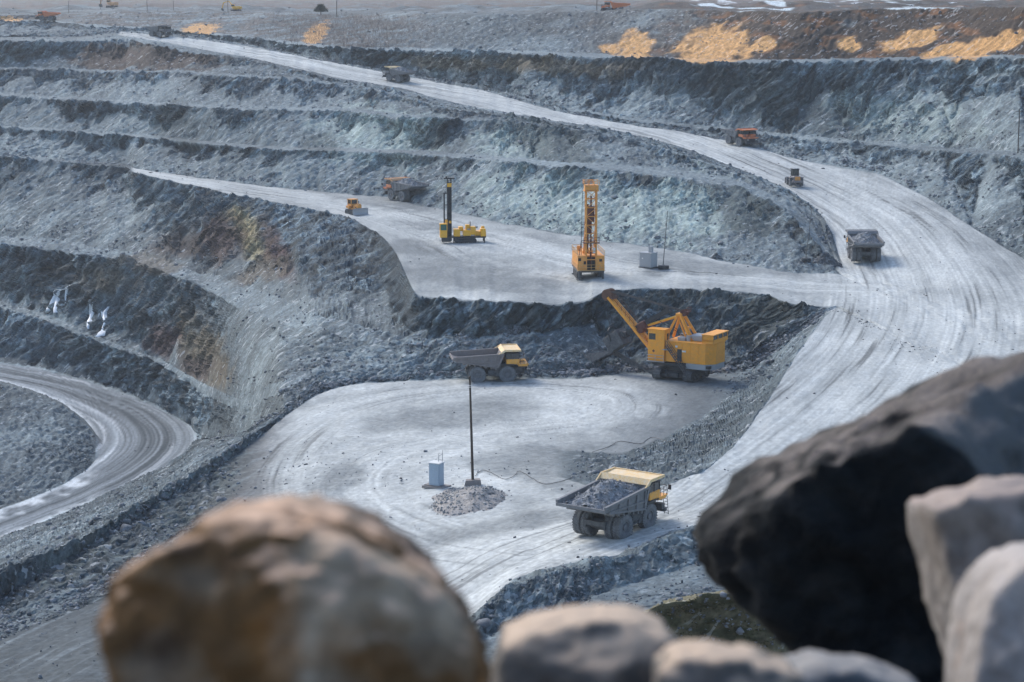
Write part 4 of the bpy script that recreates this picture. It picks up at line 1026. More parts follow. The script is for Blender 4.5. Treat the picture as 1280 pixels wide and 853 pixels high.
m.box((-.9, 0, 10.9), (.8, 1.5, .18)); railing(m, [(-1.3, -.75, 10.9), (-1.3, .75, 10.9)], .8, .04, .5); m.build("sheave", M["maroon"], gan)
m = MB()
for i in range(13):
    f = i / 12; x, z = -2.75 + 2.3 * f, 6.5 + 3.7 * f; m.rod((x, .95 - .3 * f, z), (x, 1.3 - .5 * f, z), .05, n=5)
for y in (.95, 1.3): m.rod((-2.75, y, 6.5), (-.45, y - (.3 if y < 1 else .5), 10.2), .04, n=5)
m.build("ladder", M["shovel"], gan)
B0, B1 = Vector((4.3, 0, 3.6)), Vector((13.5, 0, 12.7))
def bp(f, y=0, up=0): q = B0.lerp(B1, f); return Vector((q.x - up * .7, y, q.z + up * .71))
m = MB()
for s in (-1, 1):
    m.beam(bp(0, s * .95), bp(.42, s * .75), .42, .75, (0, 1, 0)); m.beam(bp(.42, s * .75), bp(.96, s * .62), .42, .62, (0, 1, 0))
for f in (.08, .25, .62, .78, .9): m.beam(bp(f, -.7), bp(f, .7), .4, .3)
boom = m.build("boom", M["shovel"], sh)
m = MB()
for y in (-.75, -.25, .25, .75): m.lathe([(.15, -.1), (.95, -.14), (.85, 0), (.95, .14), (.15, .1)], bp(.99, y, .15), 'Y', 24)
m.rod(bp(.99, -1.0, .15), bp(.99, 1.0, .15), .2, n=10); m.box(bp(.93, 0, .55), (.9, 1.9, .25), ry=-.78); m.build("sheave", M["rust"], boom)
m = MB(); 
for s in (-1, 1):
    railing(m, [bp(.45, s * .95, .35), bp(.88, s * .85, .35)], .8, .035, 1.0)
m.build("handrail", M["rust"], boom)
m = MB(); m.rod(bp(.40, 0, .5), (.3, 0, 10.2), .22, n=12); m.build("strut", M["rigy"], sh)
H0, H1 = Vector((2.3, 0, 11.0)), Vector((10.0, 0, 6.4))
m = MB(); m.beam(H0, H1, .75, .8, (0, 1, 0)); m.box(H0, (.5, 1.0, 1.0), ry=.54); m.box((10.2, 0, 6.3), (1.0, 1.5, 1.0), bev=.15); m.build("dipper_handle", M["black"], sh)
m = MB(); m.box(H0.lerp(H1, .60) + Vector((0, 0, -.2)), (1.5, 1.9, 1.3), ry=.54, bev=.15); m.rod((7.1, -1.0, 7.4), (7.1, 1.0, 7.4), .55, n=18); m.build("saddle_block", M["maroon"], sh)
# bucket: open box with lip, teeth and bail
m = MB(); bm4 = Matrix.Translation((11.8, 0, 5.1)) @ Matrix.Rotation(.62, 4, 'Y')
L, Wd, Hh = 3.0, 2.9, 2.5
for c, s in (((0, Wd / 2, 0), (L, .2, Hh)), ((0, -Wd / 2, 0), (L, .2, Hh)), ((0, 0, -Hh / 2), (L, Wd, .22)), ((0, 0, Hh / 2), (L * .9, Wd, .22)), ((-L / 2, 0, 0), (.24, Wd + .3, Hh + .3)), ((L / 2 - .2, 0, -Hh / 2 - .05), (.8, Wd + .2, .3))):
    m.box(c, s, mat=bm4, bev=.04)
for i in range(5): m.prism([(L / 2, -Hh / 2 - .2), (L / 2 + .85, -Hh / 2 - .12), (L / 2, -Hh / 2 + .16)], -1.2 + i * .6 - .14, -1.2 + i * .6 + .14); bmesh.ops.transform(m.bm, matrix=bm4, verts=m.bm.verts[-6:])
m.box((-L / 2 - .3, 0, .3), (.5, 1.6, 1.2), mat=bm4, bev=.1); m.box((.1, 0, Hh / 2 + .3), (1.5, .35, .5), mat=bm4)
bk = m.build("bucket", M["frame"], sh)
m = MB(); m.torus_link([bm4 @ Vector(v) for v in ((.2, 1.62, .2), (-.3, 1.62, 1.9), (-.5, .6, 2.4), (-.5, -.6, 2.4), (-.3, -1.62, 1.9), (.2, -1.62, .2))], .13, 8); m.build("bail", M["black"], bk)
m = MB()
for y in (-.55, -.2, .2, .55):
    m.rod((-.4, y, 10.95), bp(.99, y * 1.2, .95), .05, n=5)
for y in (-.5, .5): m.rod(bp(.99, y, .2) + Vector((.9, 0, 0)), bm4 @ Vector((-.5, y, 2.4)), .05, n=5); m.rod((-1.5, y, 6.6), bp(.99, y, 1.0), .045, n=5)
m.build("hoist_rope", M["black"], sh)
m = MB()
for y in (3.3, 3.95):
    m.beam((-2.9, y, .9), (.9, y, 5.6), .08, .22, (0, 1, 0)); railing(m, [(-2.9, y, .95), (.9, y, 5.65)], .95, .035, 1.1)
for i in range(15): m.box((-2.9 + 3.8 * i / 14, 3.62, .95 + 4.7 * i / 14), (.3, .62, .05))
m.build("stairway", M["frame"], sh)
m = MB(); m.box((1.0, 3.35, 5.0), (1.3, .9, .08)); m.build("landing", M["greybox"], sh)
m = MB(); railing(m, [(1.4, 3.75, 3.0), (4.4, 3.75, 3.0)], 1.0, .04); m.box((2.9, 3.5, 2.95), (3.2, .6, .08)); m.build("walkway", M["greybox"], sh)

# ------------------------------------------------------------------ tall orange blast hole drill (mast at its rear end, rear towards the photographer)
dp = gp(736, 347)
dr = empty("rotary_drill", dp, math.radians(95), "tall orange drill rig with lattice mast standing above the shovel's pit edge", "drill rig")
for s in (-1, 1): crawler("crawler_track", M["frame"], dr, 6.0, 1.35, .95, (1.2, s * 1.95))
m = MB(); m.box((1.0, 0, 1.62), (9.6, 4.9, .42), bev=.05)
for s in (-1, 1):
    m.rod((-3.6, s * 2.25, .05), (-3.6, s * 2.25, 1.9), .2, n=10); m.box((-3.6, s * 2.25, .08), (.9, .9, .16)); m.rod((5.2, s * 2.1, .05), (5.2, s * 2.1, 1.9), .2, n=10); m.box((5.2, s * 2.1, .08), (.9, .9, .16))
m.build("chassis", M["frame"], dr)
m = MB()
m.box((1.6, 0, 3.15), (8.2, 4.9, 2.62), bev=.05)
m.box((-3.15, 1.65, 3.2), (1.35, 1.75, 2.7), bev=.05); m.box((-3.15, -1.75, 3.2), (1.35, 1.45, 2.7), bev=.05)
for y in (-1.35, -.45, .45, 1.35, 2.0): m.box((-3.84, y, 3.2) if abs(y) > .9 else (-2.5, y, 3.2), (.03, .04, 2.5))
for x in (-.8, .8, 2.4, 4.0): m.box((x, 2.46, 3.2), (.05, .04, 2.5))
hs = m.build("machinery_house", M["drillo"], dr)
for c, s in (((-3.85, 2.15, 3.85), (.05, .5, .55)), ((-3.85, 1.2, 3.25), (.05, .45, .6)), ((-3.85, -1.75, 3.7), (.05, .55, .5)), ((-2.3, 2.47, 3.7), (.6, .05, .6))):
    m = MB(); m.box(c, s); m.build("window", M["glass"], hs)
m = MB(); m.box((-2.55, 0, 3.0), (.08, 1.7, 2.3)); m.build("drill_table", M["black"], dr)
m = MB()
railing(m, [(-3.8, 2.5, 4.5), (5.6, 2.5, 4.5), (5.6, -2.5, 4.5), (-3.8, -2.5, 4.5)], 1.0, .045, 1.2); railing(m, [(-3.85, 2.45, 1.85), (-3.85, -2.45, 1.85)], 1.0, .045, .8); railing(m, [(-3.6, 2.6, 1.85), (5.2, 2.6, 1.85)], 1.0, .04, 1.5)
m.box((-3.95, 0, 1.84), (.7, 5.1, .08)); m.build("handrail", M["rail"], dr)
m = MB()
for x in (1.2, 3.4): m.box((x, 0, 4.75), (1.6, 2.2, .6), bev=.1)
m.rod((4.8, 1.2, 4.4), (4.8, 1.2, 5.4), .5, n=14); m.build("roof_machinery", M["drillo"], dr)
m = MB(); MX = -3.0
def cr(i, z): return Vector((MX + (-.75 if i in (0, 3) else .75), (-.95 if i in (0, 1) else .95), z))
for i in range(4): m.beam(cr(i, 2.0), cr(i, 16.6), .24, .24)
zs = [2.2 + 1.6 * k for k in range(10)]
for z0, z1 in zip(zs[:-1], zs[1:]):
    for i in range(4):
        j = (i + 1) % 4
        m.beam(cr(i, z1), cr(j, z1), .13, .13)
        if i != 3 or z0 > 5: m.rod(cr(i, z0) if int(z0) % 2 else cr(j, z0), cr(j, z1) if int(z0) % 2 else cr(i, z1), .06, n=5)
mast = m.build("mast", M["drillo"], dr)
m = MB(); m.box((MX, 0, 17.1), (2.1, 2.5, 1.0), bev=.05); m.box((MX, 0, 16.5), (2.4, 2.8, .12)); railing(m, [(MX - 1.2, -1.4, 17.6), (MX - 1.2, 1.4, 17.6), (MX + 1.2, 1.4, 17.6), (MX + 1.2, -1.4, 17.6)], .8, .05, .8)
m.torus_link([(MX, -.5, 17.6), (MX, -.35, 18.3), (MX, 0, 18.55), (MX, .35, 18.3), (MX, .5, 17.6)], .06, 6); m.build("mast_crown", M["drillo"], mast)
m = MB(); m.box((MX, 0, 12.2), (.8, 1.2, 2.9), bev=.1); m.box((MX, .2, 9.7), (.5, .5, 2.2)); m.rod((MX, 0, 2.0), (MX, 0, 15.5), .16, n=10); m.rod((MX + .3, .55, 5), (MX + .3, .55, 14), .15, n=8); m.build("rotary_head", M["maroon"], mast)
m = MB(); m.box((MX - .1, 0, 6.9), (2.0, 3.0, .14)); railing(m, [(MX - 1.05, -1.45, 6.9), (MX - 1.05, 1.45, 6.9)], 1.0, .045, .9); m.build("mast_platform", M["rust"], mast)
m = MB(); m.rod((MX + .2, 1.75, 4.5), (MX + .2, 1.6, 16.4), .05, n=6); m.rod((MX + .2, 1.75, 7.2), (MX + .2, .95, 7.4), .05, n=5); m.rod((MX + .2, 2.1, 4.5), (MX + .2, 1.75, 7.2), .07, n=5); m.build("air_hose", M["black"], mast)
for s in (-1, 1):
    m = MB(); m.rod((MX + 3.2, s * .95, 4.4), (MX + .8, s * .95, 10.2), .11, n=8); m.build("mast_brace", M["drillo"], dr)
m = MB(); m.rod((MX - .5, -.55, 5.0), (MX - .5, -.55, 6.0), .28, n=12); m.build("dust_filter", M["white"], dr)

# ------------------------------------------------------------------ black masted yellow drill on tracks (front to the left)
yp = gp(578, 303)
yd = empty("crawler_drill", yp, math.radians(186), "yellow drill rig with tall black mast on the drill bench", "drill rig")
for s in (-1, 1): crawler("crawler_track", M["black"], yd, 4.6, 1.05, .6, (-.6, s * 1.35))
m = MB(); m.box((-.6, 0, 1.25), (8.6, 2.7, .35)); m.box((-.6, 0, .7), (2.6, 2.2, .7)); m.rod((-4.6, 1.3, .05), (-4.6, 1.3, 1.3), .12, n=8); m.rod((-4.6, -1.3, .05), (-4.6, -1.3, 1.3), .12, n=8); m.rod((1.9, 1.3, .05), (1.9, 1.3, 1.3), .13, n=8); m.box((1.9, 1.3, .06), (.6, .6, .12)); m.box((3.5, .9, .8), (1.9, 1.8, .9), bev=.06)
m.build("chassis", M["black"], yd)
m = MB()
for c, s in (((1.2, .5, 2.2), (1.3, 2.4, 1.5)), ((.3, -.3, 2.9), (.9, 2.0, .9)), ((-.9, .4, 2.15), (1.6, 2.6, 1.2)), ((-1.1, .2, 3.2), (.9, 1.4, 1.2)), ((-2.2, .5, 2.6), (1.1, 2.0, 1.7)), ((-3.2, 0, 2.0), (1.2, 2.4, .9)), ((-4.3, .5, 2.2), (1.1, 2.4, 1.6)), ((-4.4, -.6, 3.1), (.7, .9, .5))): m.box(c, s, bev=.09)
railing(m, [(1.8, 1.5, 1.45), (-4.9, 1.5, 1.45)], .9, .035, 1.0)
m.build("engine_housing", M["rigy"], yd)
m = MB(); m.rod((-1.7, -.2, 3.0), (-1.7, -.2, 4.4), .14, n=10); m.rod((-2.6, .8, 3.3), (-3.2, .8, 3.3), .25, n=10); m.box((-1.5, 1.2, 2.9), (1.2, .1, .3)); m.build("exhaust", M["steel"], yd)
m = MB(); m.box((4.05, .9, 2.0), (1.5, 1.6, 1.6), bev=.06); m.box((4.05, .9, 4.1), (1.6, 1.7, .18)); 
for x in (3.35, 4.75):
    for y in (.15, 1.65): m.box((x, y, 3.4), (.14, .14, 1.3))
cb = m.build("cab", M["rigy"], yd)
m = MB(); m.box((4.05, .9, 3.4), (1.36, 1.46, 1.24)); m.build("window", M["green"], cb)
m = MB()
for x, y in ((2.35, -.35), (2.35, .45), (3.1, -.35), (3.1, .45)): m.beam((x, y, .4), (x, y, 13.4), .2, .2)
for k in range(16):
    z = .9 + k * .82
    m.rod((2.35, .5, z), (3.1, .5, z + .8), .05, n=5); m.box((2.72, .45, z), (.75, .08, .08)); m.box((2.72, -.35, z), (.75, .08, .08)); m.box((2.35, .05, z), (.08, .8, .08))
m.box((2.72, 0, 7.0), (.5, .5, 11.5))
my = m.build("mast", M["black"], yd)
m = MB(); m.rod((3.8, .1, 1.5), (3.8, .1, 10.6), .16, n=10); m.box((3.5, .1, 10.4), (1.0, .2, .16)); m.box((3.4, .1, 8.0), (.9, .16, .14)); m.box((3.4, .1, 5.0), (.9, .16, .14)); m.build("drill_pipe", M["black"], my)
m = MB(); m.box((2.72, .05, 13.6), (2.2, 1.2, .28)); m.rod((3.3, .05, 13.6), (3.3, .05, 14.0), .2, n=8); m.build("mast_crown", M["black"], my)
m = MB(); m.box((2.72, .52, 12.2), (.9, .1, .8)); m.box((3.4, .5, 4.6), (.5, .5, .6)); m.box((2.6, .6, 4.4), (.5, .3, .5)); m.build("mast_plate", M["rigy"], my)

# ------------------------------------------------------------------ bulldozer at the bench edge
bz = empty("bulldozer", gp(444, 268), math.radians(-52), "small orange bulldozer with wide grey blade at the edge of the drill bench", "bulldozer", scale=1.0)
for s in (-1, 1): crawler("crawler_track", M["frame"], bz, 3.9, 1.25, .65, (0, s * 1.15))
m = MB(); m.box((.2, 0, 1.15), (3.6, 1.6, .7)); m.box((1.2, 0, 1.9), (1.9, 1.25, 1.0), bev=.1); m.box((-1.1, 0, 1.75), (1.3, 2.6, .6), bev=.06); m.box((1.75, 0, 2.5), (.5, .9, .3)); m.build("body", M["drillo"], bz)
m = MB()
for x in (-1.6, -.1):
    for y in (-.85, .85): m.box((x, y, 2.75), (.14, .14, 1.5))
m.box((-.85, 0, 2.25), (1.5, 1.7, .5)); m.box((-.85, 0, 3.55), (1.9, 2.0, .14)); c_ = m.build("cab", M["drillo"], bz)
m = MB(); m.box((-.85, 0, 2.95), (1.4, 1.6, .95)); m.build("window", M["glass"], c_)
m = MB(); m.rod((1.3, .3, 2.4), (1.3, .3, 3.3), .09, n=8); m.build("exhaust", M["black"], bz)
m = MB(); m.prism([(2.75, .1), (2.62, .1), (2.4, .5), (2.35, 1.1), (2.55, 1.65), (2.7, 1.68), (2.5, 1.1), (2.55, .5)], -2.15, 2.15); m.build("blade", M["steel"], bz)
m = MB()
for s in (-1, 1): m.beam((2.4, s * 1.6, .5), (-.3, s * 1.6, .75), .18, .25); m.rod((2.45, s * .6, 1.2), (1.3, s * .75, 1.9), .08, n=6)
m.build("push_arm", M["black"], bz)

# ------------------------------------------------------------------ wheel loader on the ramp, engine end towards the photographer
lp_ = gp(993, 232)
wl = empty("wheel_loader", lp_, math.radians(94), "dark wheel loader with orange brown grille driving up the ramp edge", "loader")
def lw(x, y):
    w = bpy.data.objects.new("wheel", WHEEL_ME); COL.objects.link(w); w.parent = wl; w.scale = (.68, .85, .68); w.location = (x, y, .94)
    if y < 0: w.rotation_euler = (0, 0, math.pi)
    k = bpy.data.objects.new("rim", RIM_ME); COL.objects.link(k); k.parent = w
for x in (-1.7, 1.9):
    for s in (-1, 1): lw(x, s * 1.25)
m = MB(); m.box((-2.0, 0, 1.75), (2.9, 1.75, 1.25), bev=.12); m.box((-3.35, 0, 1.15), (.6, 2.5, .6), bev=.08); m.box((.2, 0, 1.1), (2.0, 1.2, .8)); m.box((1.9, 0, 1.3), (1.6, 1.4, .9), bev=.08)
for s in (-1, 1): m.prism([(-2.8, 1.9), (-2.6, 2.1), (-.8, 2.1), (-.6, 1.9)], s * 1.25 - .4, s * 1.25 + .4)
m.build("body", M["bedbrown"], wl)
m = MB(); m.box((-3.48, 0, 1.85), (.06, 1.3, .95))
for i in range(6): m.box((-3.52, 0, 1.45 + i * .16), (.05, 1.25, .05))
m.build("grille", M["drillo"], wl)
m = MB()
for x in (-.9, .7):
    for y in (-.75, .75): m.box((x, y, 3.05), (.13, .13, 1.6))
m.box((-.1, 0, 2.35), (1.75, 1.65, .3)); m.box((-.1, 0, 3.9), (2.0, 1.9, .16), bev=.04); c_ = m.build("cab", M["black"], wl)
m = MB(); m.box((-.1, 0, 3.1), (1.5, 1.4, 1.4)); m.build("window", M["glass"], c_)
m = MB(); m.box((-.1, 0, 4.03), (.9, 1.0, .1)); m.build("beacon_panel", M["white"], c_)
m = MB(); m.prism([(3.3, .2), (3.4, 1.5), (3.55, 1.6), (3.6, .5), (5.0, .1), (5.0, 0)], -1.65, 1.65); m.build("bucket", M["frame"], wl)
m = MB()
for s in (-1, 1): m.beam((1.6, s * .6, 1.9), (3.4, s * .6, .8), .2, .4)
m.build("lift_arm", M["bedbrown"], wl)

# ------------------------------------------------------------------ tracked excavators far off on the rim
def far_excavator(px, py, h, label, mats, dback=8, scale=1.0, dz=-.6):
    q = gp(px, py); q = atd(px, py, q.y + dback); q.z += dz
    e = empty("tracked_excavator", q, h, label, "excavator", "far machines on the rim", scale=scale)
    for s in (-1, 1): crawler("crawler_track", M["frame"], e, 4.6, 1.0, .6, (0, s * 1.3), n=22)
    m = MB(); m.box((-.6, 0, 2.0), (4.2, 2.9, 1.3), bev=.12); m.box((-2.3, 0, 1.8), (.9, 2.8, 1.2), bev=.15); m.rod((0, 0, .8), (0, 0, 1.4), .9, n=16); m.build("body", mats, e)
    m = MB(); m.box((1.1, .9, 2.7), (1.5, 1.0, 1.6), bev=.08); k = m.build("cab", mats, e)
    m = MB(); m.box((1.12, .9, 3.0), (1.54, 1.04, .8)); m.build("window", M["glass"], k)
    m = MB(); m.beam((1.2, -.2, 2.2), (3.4, -.2, 5.0), .45, .6, (0, 1, 0)); m.beam((3.4, -.2, 5.0), (6.2, -.2, 4.4), .4, .5, (0, 1, 0)); m.build("boom", mats, e)
    m = MB(); m.beam((6.2, -.2, 4.6), (7.0, -.2, 1.6), .35, .45, (0, 1, 0)); m.build("arm", mats, e)
    m = MB(); m.prism([(6.6, 1.6), (7.4, 1.7), (7.3, .6), (6.3, .3), (6.1, .5)], -.8, .4); m.build("bucket", M["frame"], e)
far_excavator(295, 14, math.radians(172), "yellow tracked excavator far away on the rim beside a pole", M["rigy"], 6, 1.0, -.3)
far_excavator(140, 10, math.radians(150), "pale orange excavator in the haze at the far left skyline", M["canopyo"], 30, 1.2, 0)

# ------------------------------------------------------------------ cabinets, posts and poles
p = gp(546, 609)
k = empty("control_cabinet", p, math.radians(-28), "pale blue upright cabinet on a concrete slab beside the tall wooden pole", "cabinet")
m = MB(); m.box((0, 0, .08), (3.0, 1.9, .3), bev=.03); m.box((-.2, -.5, .28), (2.2, .4, .12)); m.build("slab", M["concrete"], k)
m = MB(); m.box((0, 0, 1.6), (1.35, 1.25, 2.75), bev=.02); m.box((0, -.635, 1.6), (1.2, .02, 2.6)); m.build("housing", M["bluebox"], k)
m = MB(); m.box((0, 0, 3.02), (1.55, 1.45, .1)); m.build("lid", M["white"], k)
m = MB(); m.box((.682, .0, 1.6), (.02, 1.1, 2.5)); m.box((.7, .35, 1.5), (.04, .05, .3)); m.build("door", M["bluebox"], k)
m = MB()
for x in (.1, .62): m.rod((x, .3, 3.05), (x + .08, .3, 4.1 if x < .5 else 4.5), .04, n=6)
m.rod((.15, .3, 3.7), (.7, .3, 4.1), .035, n=6); m.rod((.1, .3, 3.3), (.66, .3, 3.3), .03, n=6); m.build("bracket", M["steel"], k)
p = gp(590.5, 607)
k = empty("wooden_pole", p + Vector((0, 0, -.1)), 0, "tall dark wooden pole in a concrete base on the stony mound", "pole")
m = MB(); m.hexa([(-1.1, -.7, -.3), (1.1, -.6, -.3), (1.0, .7, -.3), (-1.0, .7, -.3)], [(-.85, -.5, .75), (.95, -.45, .85), (.8, .55, .85), (-.8, .5, .75)]); m.build("base", M["concrete"], k)
m = MB(); m.rod((0, 0, .5), (-.12, 0, 5.5), .17, .15, 10); m.rod((-.12, 0, 5.5), (-.32, 0, 13.3), .15, .11, 10); m.build("shaft", M["wood"], k)
m = MB(); m.rod((-.3, -.2, 12.0), (-.3, .2, 12.0), .07, n=6); m.box((-.31, 0, 12.2), (.3, .3, .08)); m.rod((-.1, 0, 2.0), (.35, 0, 2.05), .04, n=5); m.build("fitting", M["white"], k)
p = gp(810, 335)
k = empty("transformer_cabinet", p, math.radians(-38), "grey box cabinet with small chimney on the drill bench beside a thin post", "cabinet")
m = MB(); m.box((0, 0, .12), (2.9, 2.5, .24)); m.build("skid", M["frame"], k)
m = MB(); m.box((0, 0, 1.6), (2.7, 2.2, 2.7), bev=.03); m.box((0, 0, 2.98), (2.85, 2.35, .08)); m.build("housing", M["greybox"], k)
m = MB(); m.box((-1.36, 0, 1.6), (.03, 1.9, 2.3)); m.box((.5, -1.12, 1.6), (1.2, .03, 2.3)); m.build("door", M["greybox"], k)
m = MB(); m.box((.45, .2, 3.6), (.75, .6, 1.25), bev=.03); m.build("chimney", M["greybox"], k)
m = MB(); m.box((-.6, -1.13, 1.9), (.3, .02, .25)); m.build("notice_plate", M["white"], k)
p = gp(830, 337)
k = empty("lamp_post", p, 0, "thin grey post standing in a black tyre beside the grey box cabinet", "post", "thin posts set in tyres")
m = MB(); m.lathe([(.35, 0), (1.0, .05), (1.08, .4), (1.0, .75), (.35, .8)], (0, 0, 0), 'Z', 28); m.lathe([(.001, .1), (.4, .1), (.4, .6), (.001, .6)], (0, 0, 0), 'Z', 16); m.build("tyre_base", M["black"], k, True)
m = MB(); m.rod((-.1, 0, .4), (.65, 0, 11.2), .085, .06, 8); m.box((.4, 0, 8.6), (.22, .22, .5)); m.build("shaft", M["frame"], k)
p = gp(1008, 327)
k2 = copy_tree(k); k2["label"] = "thin leaning post by the dark stones at the bend of the ramp"; k2.location = p; k2.rotation_euler = (0, math.radians(1.5), 0); k2.scale = (.9, .9, .9)
# a pole on the right hand bench and the line of poles along the far rim
pl = empty("utility_pole", gp(1272, 192), 0, "single slim pole on the bench at the far right under the high dark face", "pole", "poles round the pit")
m = MB(); m.rod((0, 0, -.5), (0, 0, 10), .14, .1, 8); m.build("shaft", M["wood"], pl)
m = MB(); m.box((0, 0, 9.4), (1.6, .1, .12)); m.build("crossarm", M["wood"], pl)
for x, y, d, lb, sc in ((184, 17, 6, "skyline pole between the far pale excavator and the ramp's top end", 1.2), (285, 17, 4, "skyline pole directly beside the far yellow excavator", 1.2), (421, 22, 4, "skyline pole beside the dark pine bush", 1.4), (746, 14, 10, "skyline pole nearest the truck hidden behind the rim", 1.1),
                        (217, 16, 90, "faint second pole right of the ramp's top end", 1.2), (126, 16, 90, "faint pole just left of the pale excavator", 1.1), (86, 18, 40, "leftmost pole on the skyline above the orange truck", 1.0)):
    c = copy_tree(pl); c["label"] = lb; q = gp(x, y); q = atd(x, y, q.y + d); q.z -= .4; c.location = q; c.scale = (sc * .9, sc * .9, sc)

# ------------------------------------------------------------------ heaps, stones, cable
def mound(name, px, py, rx, ry, h, label, cat, mat, nst, seed, smax=.35):
    c = gp(px, py); rg = np.random.default_rng(seed); n = 34
    m = MB(); vs = []
    for i in range(n):
        for j in range(n):
            a, b = -1.25 + 2.5 * i / (n - 1), -1.25 + 2.5 * j / (n - 1)
            r = math.hypot(a, b) * (1 + .22 * float(perlin(a * 2 + seed, b * 2, 0)))
            z = h * (max(0, 1 - r) ** 1.2) * (1 + .35 * float(perlin(a * 5, b * 5, seed))) - 1.4 * max(0, r - .85)
            vs.append(m.bm.verts.new((a * rx, b * ry, z - .06)))
    for i in range(n - 1):
        for j in range(n - 1): m.bm.faces.new((vs[i * n + j], vs[(i + 1) * n + j], vs[(i + 1) * n + j + 1], vs[i * n + j + 1]))
    P = np.array([v.co[:] for v in vs]); P = P[np.hypot(P[:, 0] / rx, P[:, 1] / ry) < 1.22]
    o = m.build(name, mat, smooth=True)
    k = rg.integers(0, len(P), nst)
    pos = P[k] + rg.normal(0, .1, (nst, 3)) * [1.2, 1.2, .25]
    s = scatter("tmp", pos, np.minimum(.07 * np.exp(rg.normal(.3, .6, nst)), smax), M["stone"], seed)
    me = o.data; nmat = len(me.materials); me.materials.append(M["palestone"] if mat is M["tanstone"] else M["stone"])
    bm = bmesh.new(); bm.from_mesh(me); f0 = len(bm.faces); bm.from_mesh(s.data); bm.faces.ensure_lookup_table()
    for f in bm.faces[f0:]: f.material_index = nmat
    bm.to_mesh(me); bm.free(); bpy.data.objects.remove(s)
    o.location = c
    return tag(o, label, cat)
mound("gravel_mound", 597, 628, 4.6, 8.5, 1.7, "low tan gravel mound strewn with stones under the wooden pole", "mound", M["tanstone"], 2600, 3)
mound("stone_heap", 1031, 326, 2.6, 2.0, 1.9, "heap of black earth with pale stones beside the leaning post on the bend", "heap", M["darkstone"], 260, 5, .6)
mound("stone_heap", 896, 322, 1.3, 1.0, 1.2, "lone small dark heap at the foot of the pale slope", "heap", M["darkstone"], 60, 6, .5)
def cable(name, pts, r, label, sag=.25, lift=.06):
    P = [gp(*q) for q in pts]; r *= .75; S = smooth_pts([list(q) for q in P], 8)
    m = MB(); Q = [Vector(q) + Vector((.05 * math.sin(i * 1.3), 0, lift + r)) for i, q in enumerate(S)]
    m.torus_link(Q, r, 6); return tag(m.build(name, M["black"]), label, "cable")
cable("power_cable", [(594, 596), (603, 589), (615, 592), (630, 600), (642, 596), (650, 590), (664, 598), (680, 606), (700, 603), (716, 598)], .05, "black cable looping over the floor from the wooden pole's base")
cable("power_cable", [(740, 566), (760, 560), (775, 553), (800, 556), (815, 548), (836, 553), (852, 546)], .05, "dark cable lying on the slope below the shovel")
# ------------------------------------------------------------------ frozen seeps on the left wall
g = NT("ice"); g.set("Base Color", (.80, .86, .92, 1)); g.set("Roughness", .35); g.set("Specular IOR Level", .5)
g.set("Normal", g.n("ShaderNodeBump", i_Height=g.noise(g.n("ShaderNodeMapping", i_Vector=g.objco(), i_Scale=(3, 3, .5)).outputs[0], 1.0, 5, .6), i_Strength=.5, i_Distance=.2).outputs[0])
M["ice"] = g.m
def icefall(strands, label):
    m = MB()
    rs = np.random.default_rng(len(label)); more = []
    for st_ in strands:
        for k_ in range(1):
            dx, a0, b0 = rs.normal(0, 1.6), rs.uniform(0, .4), rs.uniform(.6, 1.0); n_ = len(st_)
            more.append([(x + dx + rs.normal(0, .5), y, w * .45) for x, y, w in st_[int(a0 * n_):max(int(b0 * n_), int(a0 * n_) + 2)]])
    for st_ in strands + [s for s in more if len(s) > 1]:
        S = [[*gp(x, y), w] for x, y, w in smooth_pts(st_, 4)]
        A_ = np.array(S); A_[1:-1, :3] = (A_[:-2, :3] + A_[1:-1, :3] * 2 + A_[2:, :3]) / 4; S = A_.tolist(); rings = []
        for i, (x, y, z, w) in enumerate(S):
            q = Vector((x, y, z)); out = -q.copy(); out.z = 0; out.normalize(); sd = Vector((-out.y, out.x, 0)); ring = []
            for k_ in range(10):
                a = 2 * math.pi * k_ / 10; rr = 1 + .25 * float(perlin(i * .6 + k_ * .9, x * .3, k_))
                ring.append(m.bm.verts.new(q + out * (.22 + .34 * math.cos(a) * rr * min(1, w)) + sd * (w * .5 * math.sin(a) * rr)))
            rings.append(ring)
        for a, b in zip(rings[:-1], rings[1:]):
            for k_ in range(10): m.bm.faces.new((a[k_], a[(k_ + 1) % 10], b[(k_ + 1) % 10], b[k_]))
        m.bm.faces.new(rings[0][::-1]); m.bm.faces.new(rings[-1])
    return tag(m.build("frozen_seep", M["ice"], smooth=True), label, "ice", "frozen seeps on the left wall")
icefall([[(91, 355, .7), (83, 361, 1.3), (74, 363, 1.8), (70, 371, 1.7), (66, 380, 1.9), (62, 388, 2.2), (59, 391, .8)], [(84, 361, .8), (82, 370, .6), (82, 379, .3)], [(74, 366, 1.2), (72, 378, 1.3), (70, 391, 1.4)]], "largest white frozen seep, bent at its top, on the lower left wall")
icefall([[(118, 377, .6), (116, 386, 1.1), (114, 396, 1.2), (112, 404, 1.3), (110, 410, .5)], [(113, 378, .3), (112, 388, .4), (111, 395, .3)]], "thin middle frozen seep between the bent one and the booted one")
icefall([[(134, 383, .6), (131, 392, 1.2), (131, 402, .9), (130, 409, .8), (129, 414, 1.5), (125, 419, 2.4), (122, 421, .8)], [(128, 390, .5), (127, 398, .4)]], "frozen seep with a wide white foot nearest the rust brown rock")
